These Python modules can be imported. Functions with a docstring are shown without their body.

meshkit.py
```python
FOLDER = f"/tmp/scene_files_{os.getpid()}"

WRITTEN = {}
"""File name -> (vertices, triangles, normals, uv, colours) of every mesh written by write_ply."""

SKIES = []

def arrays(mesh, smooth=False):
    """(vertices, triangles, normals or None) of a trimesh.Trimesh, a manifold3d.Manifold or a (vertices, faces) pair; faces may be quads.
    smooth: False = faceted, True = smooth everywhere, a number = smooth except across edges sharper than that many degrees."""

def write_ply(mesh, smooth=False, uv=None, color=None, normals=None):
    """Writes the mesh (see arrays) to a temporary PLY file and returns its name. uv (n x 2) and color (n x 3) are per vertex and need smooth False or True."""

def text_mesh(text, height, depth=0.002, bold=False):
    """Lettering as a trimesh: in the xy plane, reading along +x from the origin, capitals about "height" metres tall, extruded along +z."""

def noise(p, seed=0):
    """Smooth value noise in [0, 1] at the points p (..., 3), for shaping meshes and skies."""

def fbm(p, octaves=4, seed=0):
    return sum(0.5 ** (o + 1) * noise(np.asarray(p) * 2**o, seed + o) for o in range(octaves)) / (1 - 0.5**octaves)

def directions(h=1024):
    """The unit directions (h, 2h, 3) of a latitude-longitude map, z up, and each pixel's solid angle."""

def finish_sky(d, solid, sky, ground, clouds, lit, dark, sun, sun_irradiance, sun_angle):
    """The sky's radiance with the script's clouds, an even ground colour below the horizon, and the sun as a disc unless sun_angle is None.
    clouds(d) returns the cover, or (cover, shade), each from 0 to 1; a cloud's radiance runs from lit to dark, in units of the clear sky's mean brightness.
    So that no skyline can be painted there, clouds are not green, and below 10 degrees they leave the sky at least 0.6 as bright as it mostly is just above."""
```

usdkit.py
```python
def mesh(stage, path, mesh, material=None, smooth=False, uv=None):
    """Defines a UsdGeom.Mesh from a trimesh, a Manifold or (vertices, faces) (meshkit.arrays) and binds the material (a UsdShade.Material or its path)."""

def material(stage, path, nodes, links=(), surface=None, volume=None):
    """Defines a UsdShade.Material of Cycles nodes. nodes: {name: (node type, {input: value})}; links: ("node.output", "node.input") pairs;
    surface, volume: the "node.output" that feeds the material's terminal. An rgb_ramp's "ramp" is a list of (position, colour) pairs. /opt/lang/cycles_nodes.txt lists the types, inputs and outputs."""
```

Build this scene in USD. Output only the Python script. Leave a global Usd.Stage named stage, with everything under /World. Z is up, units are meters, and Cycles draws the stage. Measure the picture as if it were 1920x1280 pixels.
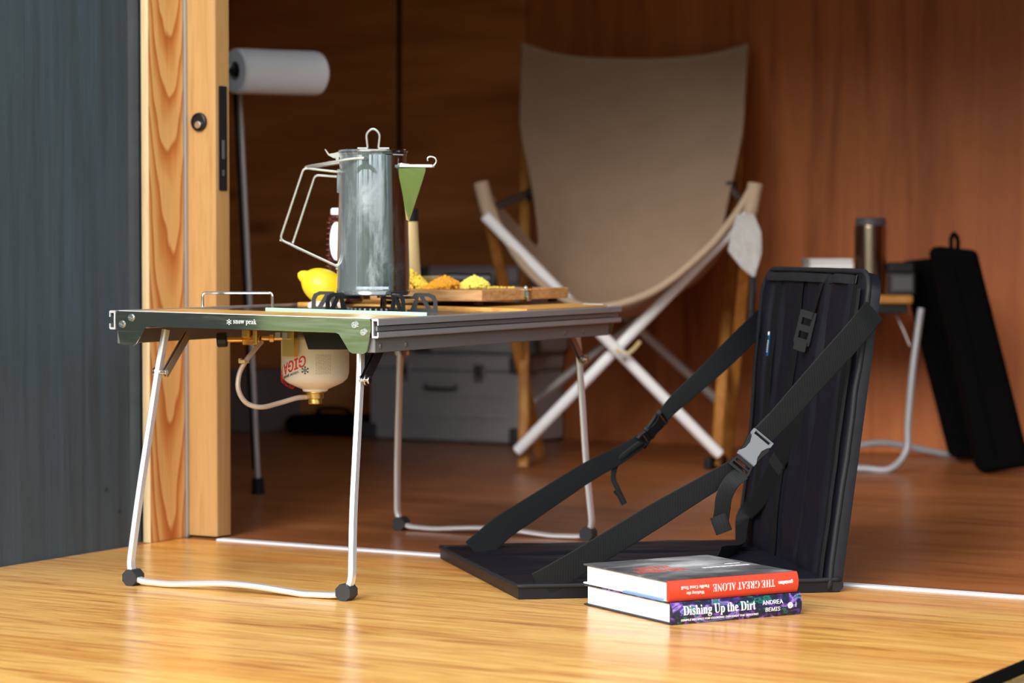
import math, random
import numpy as np, trimesh, manifold3d as m3
from shapely.geometry import Polygon, Point, box as sbox
from shapely import affinity
from shapely.ops import unary_union
import meshkit, usdkit
from pxr import Usd, UsdGeom, UsdLux, UsdShade, Gf, Sdf, Vt

random.seed(7); np.random.seed(7)
RNG = np.random.default_rng(11)
stage = Usd.Stage.CreateInMemory()
UsdGeom.SetStageUpAxis(stage, 'Z'); UsdGeom.SetStageMetersPerUnit(stage, 1.0)
world = UsdGeom.Xform.Define(stage, '/World'); stage.SetDefaultPrim(world.GetPrim())
UsdGeom.Scope.Define(stage, '/World/Looks')

# ------------------------------------------------------------------ camera, sky, exposure
CAM = np.array([2.5765, -3.4612, 0.4955]); YAW = -0.5307; PITCH = -0.0375
cam = UsdGeom.Camera.Define(stage, '/World/camera')
cam.CreateHorizontalApertureAttr(36.0); cam.CreateVerticalApertureAttr(24.0)
cam.CreateFocalLengthAttr(36.0 * 4815.3 / 1920); cam.CreateClippingRangeAttr(Gf.Vec2f(0.05, 400))
cam.CreateFStopAttr(4.8); cam.CreateFocusDistanceAttr(3.6)
cam.CreateExposureAttr(1.2)
cam.AddTranslateOp().Set(Gf.Vec3d(*map(float, CAM)))
cam.AddRotateXYZOp().Set(Gf.Vec3f(90 + math.degrees(PITCH), 0, -math.degrees(YAW)))

SKY_STRENGTH = 0.80
dome = UsdLux.DomeLight.Define(stage, '/World/sky_light')
dome.CreateIntensityAttr(1.0)
skym = usdkit.material(stage, '/World/Looks/sky', {
    'tc': ('texture_coordinate', {}),
    'sep': ('separate_xyz', {}),
    'up': ('rgb_ramp', {'ramp': [(0.0, (0.80, 0.85, 0.90)), (0.48, (0.88, 0.92, 0.97)), (0.55, (1.02, 1.06, 1.12)), (0.75, (0.98, 1.03, 1.10)), (1.0, (0.86, 0.92, 1.0))]}),
    'mr': ('map_range', {'from_min': -1.0, 'from_max': 1.0, 'clamp': True}),
    'n': ('noise_texture', {'scale': 2.2, 'detail': 4.0}),
    'nr': ('map_range', {'from_min': 0.25, 'from_max': 0.75, 'to_min': 0.82, 'to_max': 1.18, 'clamp': True}),
    'mx': ('mix', {'mix_type': 'multiply', 'fac': 1.0}),
    'bg': ('background_shader', {'strength': SKY_STRENGTH})},
    [('tc.generated', 'sep.vector'), ('sep.z', 'mr.value'), ('mr.result', 'up.fac'), ('tc.generated', 'n.vector'),
     ('n.fac', 'nr.value'), ('up.color', 'mx.color1'), ('nr.result', 'mx.color2'), ('mx.color', 'bg.color')], surface='bg.background')
UsdShade.MaterialBindingAPI.Apply(dome.GetPrim()).Bind(skym)

# low sun behind thin cloud, straight in front of the hut
sun = UsdLux.DistantLight.Define(stage, '/World/veiled_sun')
sun.CreateIntensityAttr(1.6); sun.CreateAngleAttr(34.0); sun.CreateColorAttr(Gf.Vec3f(1.0, 0.95, 0.88))
sun.AddRotateXYZOp().Set(Gf.Vec3f(90 - 29.0, 0, 5.0))      # 24 degrees high, shining towards +y

# ------------------------------------------------------------------ naming and tagging
_used = {}
def numbered(parent, name):
    k = (parent, name); n = _used.get(k, -1) + 1; _used[k] = n
    return f'{parent}/{name}' if n == 0 else f'{parent}/{name}_{n:03d}'
def tag(p, label=None, cat=None, group=None, kind=None):
    p = p.GetPrim() if hasattr(p, 'GetPrim') else p
    for k, v in (('label', label), ('category', cat), ('group', group), ('kind', kind)):
        if v: p.SetCustomDataByKey(k, v)
    return p
def thing(name, label, cat, loc=(0, 0, 0), rotz=0.0, group=None):
    x = UsdGeom.Xform.Define(stage, numbered('/World', name))
    x.AddTranslateOp().Set(Gf.Vec3d(*map(float, loc)))
    if rotz: x.AddRotateZOp().Set(float(math.degrees(rotz)))
    tag(x, label, cat, group)
    return x.GetPrim()
def holder(name, kind='structure', loc=(0, 0, 0), label=None):
    x = UsdGeom.Xform.Define(stage, numbered('/World', name)); x.AddTranslateOp().Set(Gf.Vec3d(*map(float, loc)))
    tag(x, label, kind=kind); return x.GetPrim()
def obj(name, mesh, mat, parent=None, smooth=32, label=None):
    path = numbered(str(parent.GetPath()) if parent else '/World', name)
    m = usdkit.mesh(stage, path, mesh, mat, smooth)
    if label: tag(m, label)
    return m.GetPrim()

# ------------------------------------------------------------------ shapes
def cat(*ms):
    ms = [m for m in (ms[0] if len(ms) == 1 and isinstance(ms[0], (list, tuple)) else ms) if m is not None]
    return trimesh.util.concatenate([m if isinstance(m, trimesh.Trimesh) else trimesh.Trimesh(*m, process=False) for m in ms])
def hullpts(p): return trimesh.Trimesh(vertices=np.asarray(p, float)).convex_hull
def cbox(a, b, c=0.001):
    "chamfered box between corners a and b"
    a, b = np.minimum(a, b).astype(float), np.maximum(a, b).astype(float); c = min(c, 0.45 * float((b - a).min()))
    P = []
    for s in np.ndindex(2, 2, 2):
        for k in range(3):
            q = np.where(s, b - c, a + c); q[k] = (b if s[k] else a)[k]; P.append(q)
    return hullpts(P)
def rbox(a, b, r, n=2):
    a, b = np.asarray(a, float) + r, np.asarray(b, float) - r
    s = trimesh.creation.icosphere(n, r).vertices
    return hullpts(np.vstack([s + np.where(k, b, a) for k in np.ndindex(2, 2, 2)]))
def frames(p, closed=False, up=None):
    p = np.asarray(p, float)
    if closed: t = np.roll(p, -1, 0) - np.roll(p, 1, 0)
    else: t = np.gradient(p, axis=0)
    t /= np.linalg.norm(t, axis=1, keepdims=True) + 1e-12
    if up is not None:
        up = np.broadcast_to(np.asarray(up, float), p.shape)
        a = up - (up * t).sum(1, keepdims=True) * t
    else:
        a = np.zeros_like(p); r = np.array([0, 0, 1.0]) if abs(t[0, 2]) < 0.9 else np.array([1.0, 0, 0])
        for i in range(len(p)):
            r = r - (r @ t[i]) * t[i]; r /= np.linalg.norm(r); a[i] = r
    a /= np.linalg.norm(a, axis=1, keepdims=True) + 1e-12
    return t, a, np.cross(t, a)
def sweep(p, prof, up=None, closed=False, scale=None):
    "sweeps the 2-D profile (columns along the a and b axes of the frame) along p"
    p = np.asarray(p, float); prof = np.asarray(prof, float); t, a, b = frames(p, closed, up); n, k = len(p), len(prof)
    sc = np.ones(n) if scale is None else np.asarray(scale, float)
    v = p[:, None] + sc[:, None, None] * (prof[None, :, 0, None] * a[:, None] + prof[None, :, 1, None] * b[:, None])
    F = []
    for i in range(n if closed else n - 1):
        j = (i + 1) % n
        for s in range(k):
            u = (s + 1) % k; F += [[i * k + s, i * k + u, j * k + u], [i * k + s, j * k + u, j * k + s]]
    v = v.reshape(-1, 3)
    if not closed:
        c0, c1 = len(v), len(v) + 1; v = np.vstack([v, p[:1], p[-1:]])
        for s in range(k):
            u = (s + 1) % k; F += [[c0, u, s], [c1, (n - 1) * k + s, (n - 1) * k + u]]
    m = trimesh.Trimesh(v, np.array(F), process=False)
    area = m.volume
    if area < 0: m.invert()
    return m
def circ(r, n=10): th = np.arange(n) * 2 * np.pi / n; return np.stack([r * np.cos(th), r * np.sin(th)], 1)
def rect(w, h, c=None):
    c = min(w, h) * 0.2 if c is None else c; w, h = w / 2, h / 2
    return np.array([[w, -h + c], [w, h - c], [w - c, h], [-w + c, h], [-w, h - c], [-w, -h + c], [-w + c, -h], [w - c, -h]])
def tube(p, r, n=10, closed=False): return sweep(p, circ(r, n), closed=closed)
def spline(P, n=40, closed=False):
    "Catmull-Rom through P"
    P = np.asarray(P, float)
    Q = np.vstack([P[-1:], P, P[:2]]) if closed else np.vstack([2 * P[0] - P[1], P, 2 * P[-1] - P[-2]])
    m = len(P) if closed else len(P) - 1
    out = []
    for x in np.linspace(0, m, n, endpoint=not closed):
        i = min(int(x), m - 1); t = x - i; a, b, c, d = Q[i:i + 4]
        out.append(0.5 * (2 * b + (c - a) * t + (2 * a - 5 * b + 4 * c - d) * t * t + (3 * b - a - 3 * c + d) * t ** 3))
    return np.array(out)
def fillet(P, r, n=6):
    "polyline with rounded corners"
    P = np.asarray(P, float); r = np.broadcast_to(r, len(P)); out = [P[0]]
    for i in range(1, len(P) - 1):
        a, b, c = P[i - 1], P[i], P[i + 1]; u, w = a - b, c - b; lu, lw = np.linalg.norm(u), np.linalg.norm(w)
        d = min(r[i], 0.45 * lu, 0.45 * lw); s, e = b + u / lu * d, b + w / lw * d
        for t in np.linspace(0, 1, n): out.append((1 - t) ** 2 * s + 2 * t * (1 - t) * b + t * t * e)
    out.append(P[-1]); return np.array(out)
def lathe(prof, n=48, cap=True):
    prof = np.asarray(prof, float)
    m = trimesh.creation.revolve(prof, sections=n)
    if m.volume < 0: m.invert()
    return m
def extr(poly, h, M=None):
    "extrudes a polygon along +z by h, then maps through the 4 x 4 M"
    if not isinstance(poly, (list, tuple)) and poly.geom_type != 'Polygon': poly = list(poly.geoms)
    ps = poly if isinstance(poly, (list, tuple)) else [poly]
    m = trimesh.util.concatenate([trimesh.creation.extrude_polygon(g, h, engine='earcut') for g in ps if g.area > 1e-12])
    if M is not None: m.apply_transform(M)
    return m
def basis(o, x, y, z):
    M = np.eye(4); M[:3, 0], M[:3, 1], M[:3, 2], M[:3, 3] = x, y, z, o; return M
def unit(v): v = np.asarray(v, float); return v / np.linalg.norm(v)
def sheet(G, th, smooth_normals=None):
    "closed shell of thickness th round the grid of points G (n x m x 3)"
    G = np.asarray(G, float); n, m = G.shape[:2]
    du, dv = np.gradient(G, axis=0), np.gradient(G, axis=1)
    N = np.cross(du, dv); N /= np.linalg.norm(N, axis=2, keepdims=True) + 1e-12
    A, B = (G + N * th / 2).reshape(-1, 3), (G - N * th / 2).reshape(-1, 3); k = n * m; F = []
    for i in range(n - 1):
        for j in range(m - 1):
            a, b, c, d = i * m + j, i * m + j + 1, (i + 1) * m + j + 1, (i + 1) * m + j
            F += [[a, c, b], [a, d, c], [k + a, k + b, k + c], [k + a, k + c, k + d]]
    rim = [(i, 0) for i in range(n)] + [(n - 1, j) for j in range(1, m)] + [(i, m - 1) for i in range(n - 2, -1, -1)] + [(0, j) for j in range(m - 2, 0, -1)]
    rim = [i * m + j for i, j in rim]
    for a, b in zip(rim, rim[1:] + rim[:1]): F += [[a, b, k + b], [a, k + b, k + a]]
    t = trimesh.Trimesh(np.vstack([A, B]), np.array(F), process=False)
    if t.volume < 0: t.invert()
    return t
def grid_spline(rows, n, m):
    "rows: list of lists of points; resampled to n x m through splines"
    R = np.array([spline(r, m) for r in rows])
    return np.stack([spline(R[:, j], n) for j in range(m)], 1)
def rotm(axis, ang, p=(0, 0, 0)): return trimesh.transformations.rotation_matrix(ang, axis, p)
def cyl(a, b, r, n=20, r2=None):
    a, b = np.asarray(a, float), np.asarray(b, float); r2 = r if r2 is None else r2
    L = np.linalg.norm(b - a); ch = min(0.12 * max(r, r2), 0.2 * L)
    m = lathe([[0, 0], [max(r - ch, 1e-5), 0], [r, ch], [r2, L - ch], [max(r2 - ch, 1e-5), L], [0, L]], n)
    z = unit(b - a); x = unit(np.cross(z, [0, 0, 1] if abs(z[2]) < 0.9 else [1, 0, 0]))
    m.apply_transform(basis(a, x, np.cross(z, x), z)); return m
def screw(o, nrm, r=0.0045, h=0.002):
    "pan-head screw with a cross recess"
    d = m3.Manifold.cylinder(h, r, r * 0.8, 20)
    for s in ((0.22, 1.2), (1.2, 0.22)): d = d - m3.Manifold.cube((s[0] * r, s[1] * r, h), True).translate((0, 0, h * 0.9))
    me = d.to_mesh(); m = trimesh.Trimesh(me.vert_properties[:, :3], me.tri_verts)
    z = unit(nrm); x = unit(np.cross(z, [0.3, 0.2, 1])); m.apply_transform(basis(o, x, np.cross(z, x), z)); return m

# ------------------------------------------------------------------ lettering (serif outlines drawn here; sans from meshkit)
GLYPHS = {"A":"65|-1 3,3 4,5 7,31 69,33 69,58 11,62 5,63 3,66 3,66 0,34 0,34 3,40 4,42 6,41 11,37 20,15 19,12 11,11 7,13 4,19 3,19 0,-1 0;17 25,36 24,26 47,26 46","C":"70|4 30,4 40,7 49,12 58,19 64,25 67,35 69,45 69,58 65,61 66,62 69,65 69,65 46,62 46,58 55,51 62,44 65,38 66,32 64,27 60,24 54,22 45,22 23,25 14,28 9,31 6,36 4,45 4,54 7,58 10,64 16,66 13,66 13,61 7,56 3,48 0,42 -2,31 -1,21 3,15 7,10 13,6 21","D":"74|2 65,2 68,40 67,53 64,60 60,63 56,66 51,69 44,70 36,69 28,68 20,66 15,62 10,58 6,53 3,43 1,3 0,3 2,9 4,10 6,11 9,11 58,10 62,8 64;27 61,28 6,30 4,37 4,41 5,45 8,48 11,50 16,51 23,52 38,50 52,47 57,43 61,37 64,29 64","E":"66|2 0,2 2,7 3,10 5,11 10,11 59,9 64,6 65,3 65,3 68,59 68,59 48,57 48,55 54,53 58,48 62,39 64,31 64,28 62,27 37,33 37,38 39,41 44,43 51,45 51,45 18,43 18,41 26,39 30,34 32,27 33,27 8,29 5,33 4,42 5,48 6,55 11,61 21,64 21,60 0","G":"76|4 33,5 43,8 51,13 58,19 64,26 67,35 69,44 69,56 65,60 65,62 69,65 69,65 46,63 46,57 56,53 61,49 64,43 66,38 66,34 65,31 63,27 59,24 51,22 40,22 28,24 16,28 8,35 3,38 2,44 2,49 4,50 7,51 21,49 25,46 27,41 27,41 29,74 29,74 27,69 26,67 23,66 4,57 1,44 -1,34 -1,23 2,16 7,9 14,5 23","H":"78|2 0,2 2,8 4,10 5,11 9,11 59,9 63,3 65,3 68,36 68,36 65,31 64,29 63,28 61,28 37,51 38,50 61,50 63,47 64,42 65,42 68,75 68,75 65,69 63,67 59,67 9,70 4,75 2,75 0,42 0,42 2,47 3,50 6,51 11,50 33,27 33,28 7,30 4,36 2,36 0","L":"64|2 0,2 2,8 4,10 5,11 9,11 59,10 62,8 64,3 65,3 68,37 68,37 65,32 65,30 64,27 60,28 7,29 5,34 4,42 5,47 6,52 9,56 13,61 23,63 23,60 0","N":"74|3 0,3 2,7 3,10 5,11 9,11 58,5 64,3 65,3 68,23 68,58 26,58 60,56 64,49 65,49 68,71 68,71 65,65 64,63 60,63 -1,60 -1,16 51,16 8,18 4,24 3,25 0","O":"78|4 33,5 42,7 48,9 53,13 58,19 63,25 66,31 68,39 69,47 69,53 67,63 60,68 55,71 50,73 43,74 36,73 24,70 16,66 11,57 3,49 0,43 -1,35 -1,29 0,21 3,16 7,11 12,7 18,5 26;22 41,22 24,24 16,27 9,30 5,35 2,41 2,46 3,50 6,53 12,55 18,56 29,56 38,54 53,51 58,48 63,43 65,37 66,31 64,28 61,25 56,23 50","P":"62|2 0,2 2,8 4,10 5,11 9,11 59,9 63,3 65,3 68,41 67,50 66,55 62,60 56,61 50,60 43,57 39,53 34,47 32,41 31,27 30,28 7,30 4,36 2,36 0;27 34,33 34,37 35,41 38,43 42,44 46,43 57,41 61,36 64,30 64,27 62","R":"70|2 0,2 2,8 4,10 5,11 9,11 59,9 63,3 65,3 68,41 67,52 65,57 62,60 58,62 54,62 47,61 44,57 38,51 35,47 33,47 33,66 5,69 3,71 2,71 0,50 0,30 32,27 31,27 8,30 4,36 2,36 0;27 35,32 35,38 36,42 39,44 43,45 48,44 56,43 60,38 64,30 64,29 63,28 62","T":"63|2 68,61 68,61 47,59 47,57 55,52 61,46 64,39 64,39 9,40 6,42 4,49 2,49 0,14 0,14 2,20 4,22 6,23 8,23 64,16 64,10 61,6 54,4 47,2 47","U":"73|2 65,2 68,36 68,36 65,29 64,28 62,27 60,27 17,28 11,32 6,37 4,43 3,49 5,54 9,57 13,58 19,58 59,57 62,56 64,49 65,49 68,70 68,70 65,65 63,63 60,63 25,62 17,59 8,54 3,49 0,44 -1,32 -2,22 1,16 6,13 11,11 19,11 60,8 64","W":"91|-2 65,-2 68,27 68,27 65,24 65,22 64,21 59,33 24,45 52,41 63,39 64,34 65,34 68,65 68,65 65,62 65,59 64,59 60,70 25,82 60,81 63,79 65,75 65,75 68,93 68,93 65,89 63,86 58,66 -1,64 -1,47 45,28 -1,25 -1,4 60,2 64","a":"51|3 8,4 14,8 19,15 23,29 28,29 40,27 43,24 44,18 44,16 42,16 40,18 36,18 33,16 30,13 29,10 29,7 30,5 32,5 37,6 40,9 43,15 46,25 48,36 46,41 42,43 35,44 6,45 5,48 6,49 4,46 2,42 -1,36 -1,33 0,31 2,29 5,22 0,17 -1,12 -1,8 0,6 2;18 11,19 7,21 5,26 6,29 9,29 25,26 24,21 21,18 16","c":"44|3 26,4 31,7 36,10 40,15 44,24 47,28 47,34 46,38 44,40 41,41 35,40 33,37 31,32 31,29 35,29 41,29 43,26 44,22 43,19 41,17 36,17 24,18 18,21 10,26 6,33 6,38 9,40 11,42 9,37 3,30 0,21 -2,16 0,9 5,5 11,3 19","e":"45|3 19,3 27,5 34,9 40,14 45,20 47,28 47,34 44,39 39,41 33,42 25,18 25,18 19,19 14,21 10,24 8,31 6,36 8,40 13,42 11,38 5,33 1,27 -1,21 -2,13 1,9 5,7 8,4 13;17 29,30 29,29 39,27 43,23 44,20 42,18 37","f":"32|2 0,2 2,6 4,8 7,8 41,3 41,3 46,8 46,9 58,11 63,14 66,18 68,24 69,33 68,37 65,39 62,39 57,37 54,32 53,29 55,28 59,29 64,29 66,24 65,23 63,22 61,22 46,30 46,30 41,22 41,22 8,24 3,29 2,30 0","g":"49|2 -12,3 -8,9 -4,6 -1,4 2,4 8,8 12,15 16,9 20,4 26,3 33,4 37,6 40,11 44,19 47,27 47,35 45,47 45,47 40,40 40,42 36,44 31,43 26,41 22,37 18,32 16,18 15,16 13,15 11,16 9,18 8,36 7,43 4,45 1,47 -3,47 -9,44 -13,40 -17,35 -19,28 -21,20 -21,13 -20,8 -18,3 -15;11 -12,13 -15,16 -16,28 -17,33 -16,37 -15,39 -12,39 -9,37 -6,34 -5,15 -5,11 -9;17 28,18 23,20 19,25 19,28 21,29 26,30 34,28 41,26 43,22 44,19 41,17 37","h":"57|3 2,6 3,8 6,8 62,6 65,3 66,3 68,22 68,22 40,27 45,31 47,36 48,40 47,43 46,47 41,49 34,49 6,51 3,54 2,54 0,30 0,30 2,33 3,35 7,35 35,34 39,30 40,26 39,22 35,22 6,24 3,27 2,27 0,3 0","i":"30|3 2,6 3,8 6,8 40,6 43,3 44,3 46,22 46,22 8,23 4,27 2,27 0,3 0/8 60,8 64,9 66,14 69,16 69,19 68,21 65,22 63,21 57,17 54,13 54,11 55,9 57","k":"54|2 2,6 3,8 6,8 62,6 65,3 66,3 68,22 68,22 26,35 38,36 40,35 43,31 44,31 46,51 46,51 44,47 43,43 41,33 31,52 5,55 3,56 2,56 0,32 0,32 2,35 3,35 6,24 22,22 20,22 6,24 3,27 2,27 0,3 0","l":"30|3 2,6 3,8 6,8 62,6 65,3 66,3 68,22 68,22 8,23 4,27 2,27 0,3 0","n":"57|3 2,6 3,8 6,8 40,6 43,3 44,3 46,22 46,22 40,27 45,33 47,40 47,43 46,46 43,48 38,49 34,49 6,51 3,54 2,54 0,30 0,30 2,33 3,35 7,35 35,34 39,30 40,26 39,22 35,22 6,24 3,27 2,27 0,3 0","o":"50|3 21,3 29,7 38,12 43,20 47,29 47,37 44,43 38,46 30,47 18,44 9,38 2,29 -1,20 -1,11 4,7 8,5 12;18 14,19 6,21 3,24 2,27 2,30 4,32 7,32 13,32 32,31 41,29 43,26 44,21 43,19 40,18 31","p":"55|3 -20,3 -19,6 -18,8 -14,8 39,6 43,3 44,3 46,21 46,22 40,25 44,30 47,36 47,42 45,48 39,52 30,52 18,48 7,43 2,40 0,36 -1,32 -1,28 0,22 4,23 -15,25 -17,29 -18,29 -21;22 10,25 5,28 4,31 4,34 6,36 11,38 18,37 31,35 39,32 41,27 41,24 38,22 35","r":"43|3 0,3 2,6 3,8 6,8 40,6 43,3 44,3 46,22 46,22 39,26 44,31 47,35 47,40 46,42 44,43 42,43 37,40 34,37 33,34 34,30 38,28 39,25 37,23 32,22 6,24 4,29 2,29 0","s":"43|5 16,8 16,11 8,14 5,17 3,24 3,27 5,28 7,28 10,27 13,24 15,13 21,8 26,6 31,6 36,9 42,11 44,15 47,23 47,32 46,34 47,36 47,36 33,34 33,30 41,25 44,20 44,18 43,16 41,16 39,16 36,19 33,31 27,36 22,38 17,38 11,35 4,31 1,26 -1,19 -1,12 1,9 1,8 -1,5 -1","t":"34|3 42,3 45,12 54,19 63,21 63,22 46,31 46,31 42,22 41,22 8,23 6,26 6,29 8,31 11,33 10,30 5,26 1,21 -1,15 -1,12 0,9 3,7 8,7 41","w":"65|-1 46,20 46,20 44,18 43,17 40,25 20,31 34,29 42,25 44,25 46,48 46,48 44,45 43,44 40,50 22,57 40,57 43,53 44,53 46,66 46,66 44,63 42,62 39,45 -1,43 -1,33 29,21 -1,21 -1,18 -2,2 40,1 42,-1 44"}
def serif(text, height, depth=0.0003, thin=0.0, track=0.0, squeeze=1.0):
    x, out = 0.0, []
    for ch in text:
        if ch == ' ': x += 26 + track; continue
        adv, ps = GLYPHS[ch].split('|')
        for p in ps.split('/'):
            rings = [[tuple(map(int, q.split())) for q in r.split(',')] for r in p.split(';')]
            g = Polygon(rings[0], rings[1:]).buffer(0)
            if thin: g = g.buffer(-thin)
            g = affinity.translate(g, x, 0)
            out += [q for q in getattr(g, 'geoms', [g]) if q.area > 1]
        x += int(adv) + track
    s = height / 66.0
    out = [affinity.scale(g, s * squeeze, s, origin=(0, 0)) for g in out]
    return extr(out, depth)
def sans(text, height, depth=0.0003, bold=False): return meshkit.text_mesh(text, height, depth, bold)
def fit_to(m, width, o, ex, ey, ez, lift=0.0):
    "places lettering: scaled along its reading direction to width, origin o, axes ex (reading), ey (up), ez (out)"
    m = m.copy(); b = m.bounds; s = width / (b[1, 0] - b[0, 0]) if width else 1.0
    m.apply_translation([-b[0, 0], 0, 0]); m.apply_scale([s, 1, 1])
    m.apply_transform(basis(np.asarray(o, float) + np.asarray(ez) * lift, ex, ey, ez))
    if np.linalg.det(basis((0, 0, 0), ex, ey, ez)[:3, :3]) < 0: m.invert()
    return m
def asterisk(R, depth=0.0003, n=6, bar=0.16):
    "logo mark: a ring of petals with forked tips"
    g = []
    for k in range(n):
        a = sbox(-bar * R / 2, 0.1 * R, bar * R / 2, R)
        f1 = affinity.rotate(sbox(-bar * R / 2, 0.62 * R, bar * R / 2, 0.95 * R), 38, origin=(0, 0.62 * R)); f2 = affinity.rotate(sbox(-bar * R / 2, 0.62 * R, bar * R / 2, 0.95 * R), -38, origin=(0, 0.62 * R))
        g.append(affinity.rotate(unary_union([a, f1, f2]), 360 * k / n, origin=(0, 0)))
    return extr(unary_union(g), depth)

# ------------------------------------------------------------------ materials
MATS = {}
def mat(name, nodes, links, surface='p.BSDF'):
    MATS[name] = usdkit.material(stage, '/World/Looks/' + name, nodes, links, surface=surface); return MATS[name]
def plain(name, col, rough=0.5, metal=0.0, bump=0.0, bscale=400.0, var=0.0, vscale=20.0, **kw):
    nodes = {'p': ('principled_bsdf', {'base_color': col, 'roughness': rough, 'metallic': metal, **kw})}; links = []
    if bump or var: nodes['tc'] = ('texture_coordinate', {})
    if bump:
        nodes['n'] = ('noise_texture', {'scale': bscale, 'detail': 3.0}); nodes['b'] = ('bump', {'strength': bump, 'distance': 0.001})
        links += [('tc.object', 'n.vector'), ('n.fac', 'b.height'), ('b.normal', 'p.normal')]
    if var:
        nodes['v'] = ('noise_texture', {'scale': vscale, 'detail': 4.0, 'roughness': 0.6})
        nodes['r'] = ('rgb_ramp', {'ramp': [(0.3, tuple(c * (1 - var) for c in col)), (0.7, tuple(min(1, c * (1 + var)) for c in col))]})
        links += [('tc.object', 'v.vector'), ('v.fac', 'r.fac'), ('r.color', 'p.base_color')]
    return mat(name, nodes, links)
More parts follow.
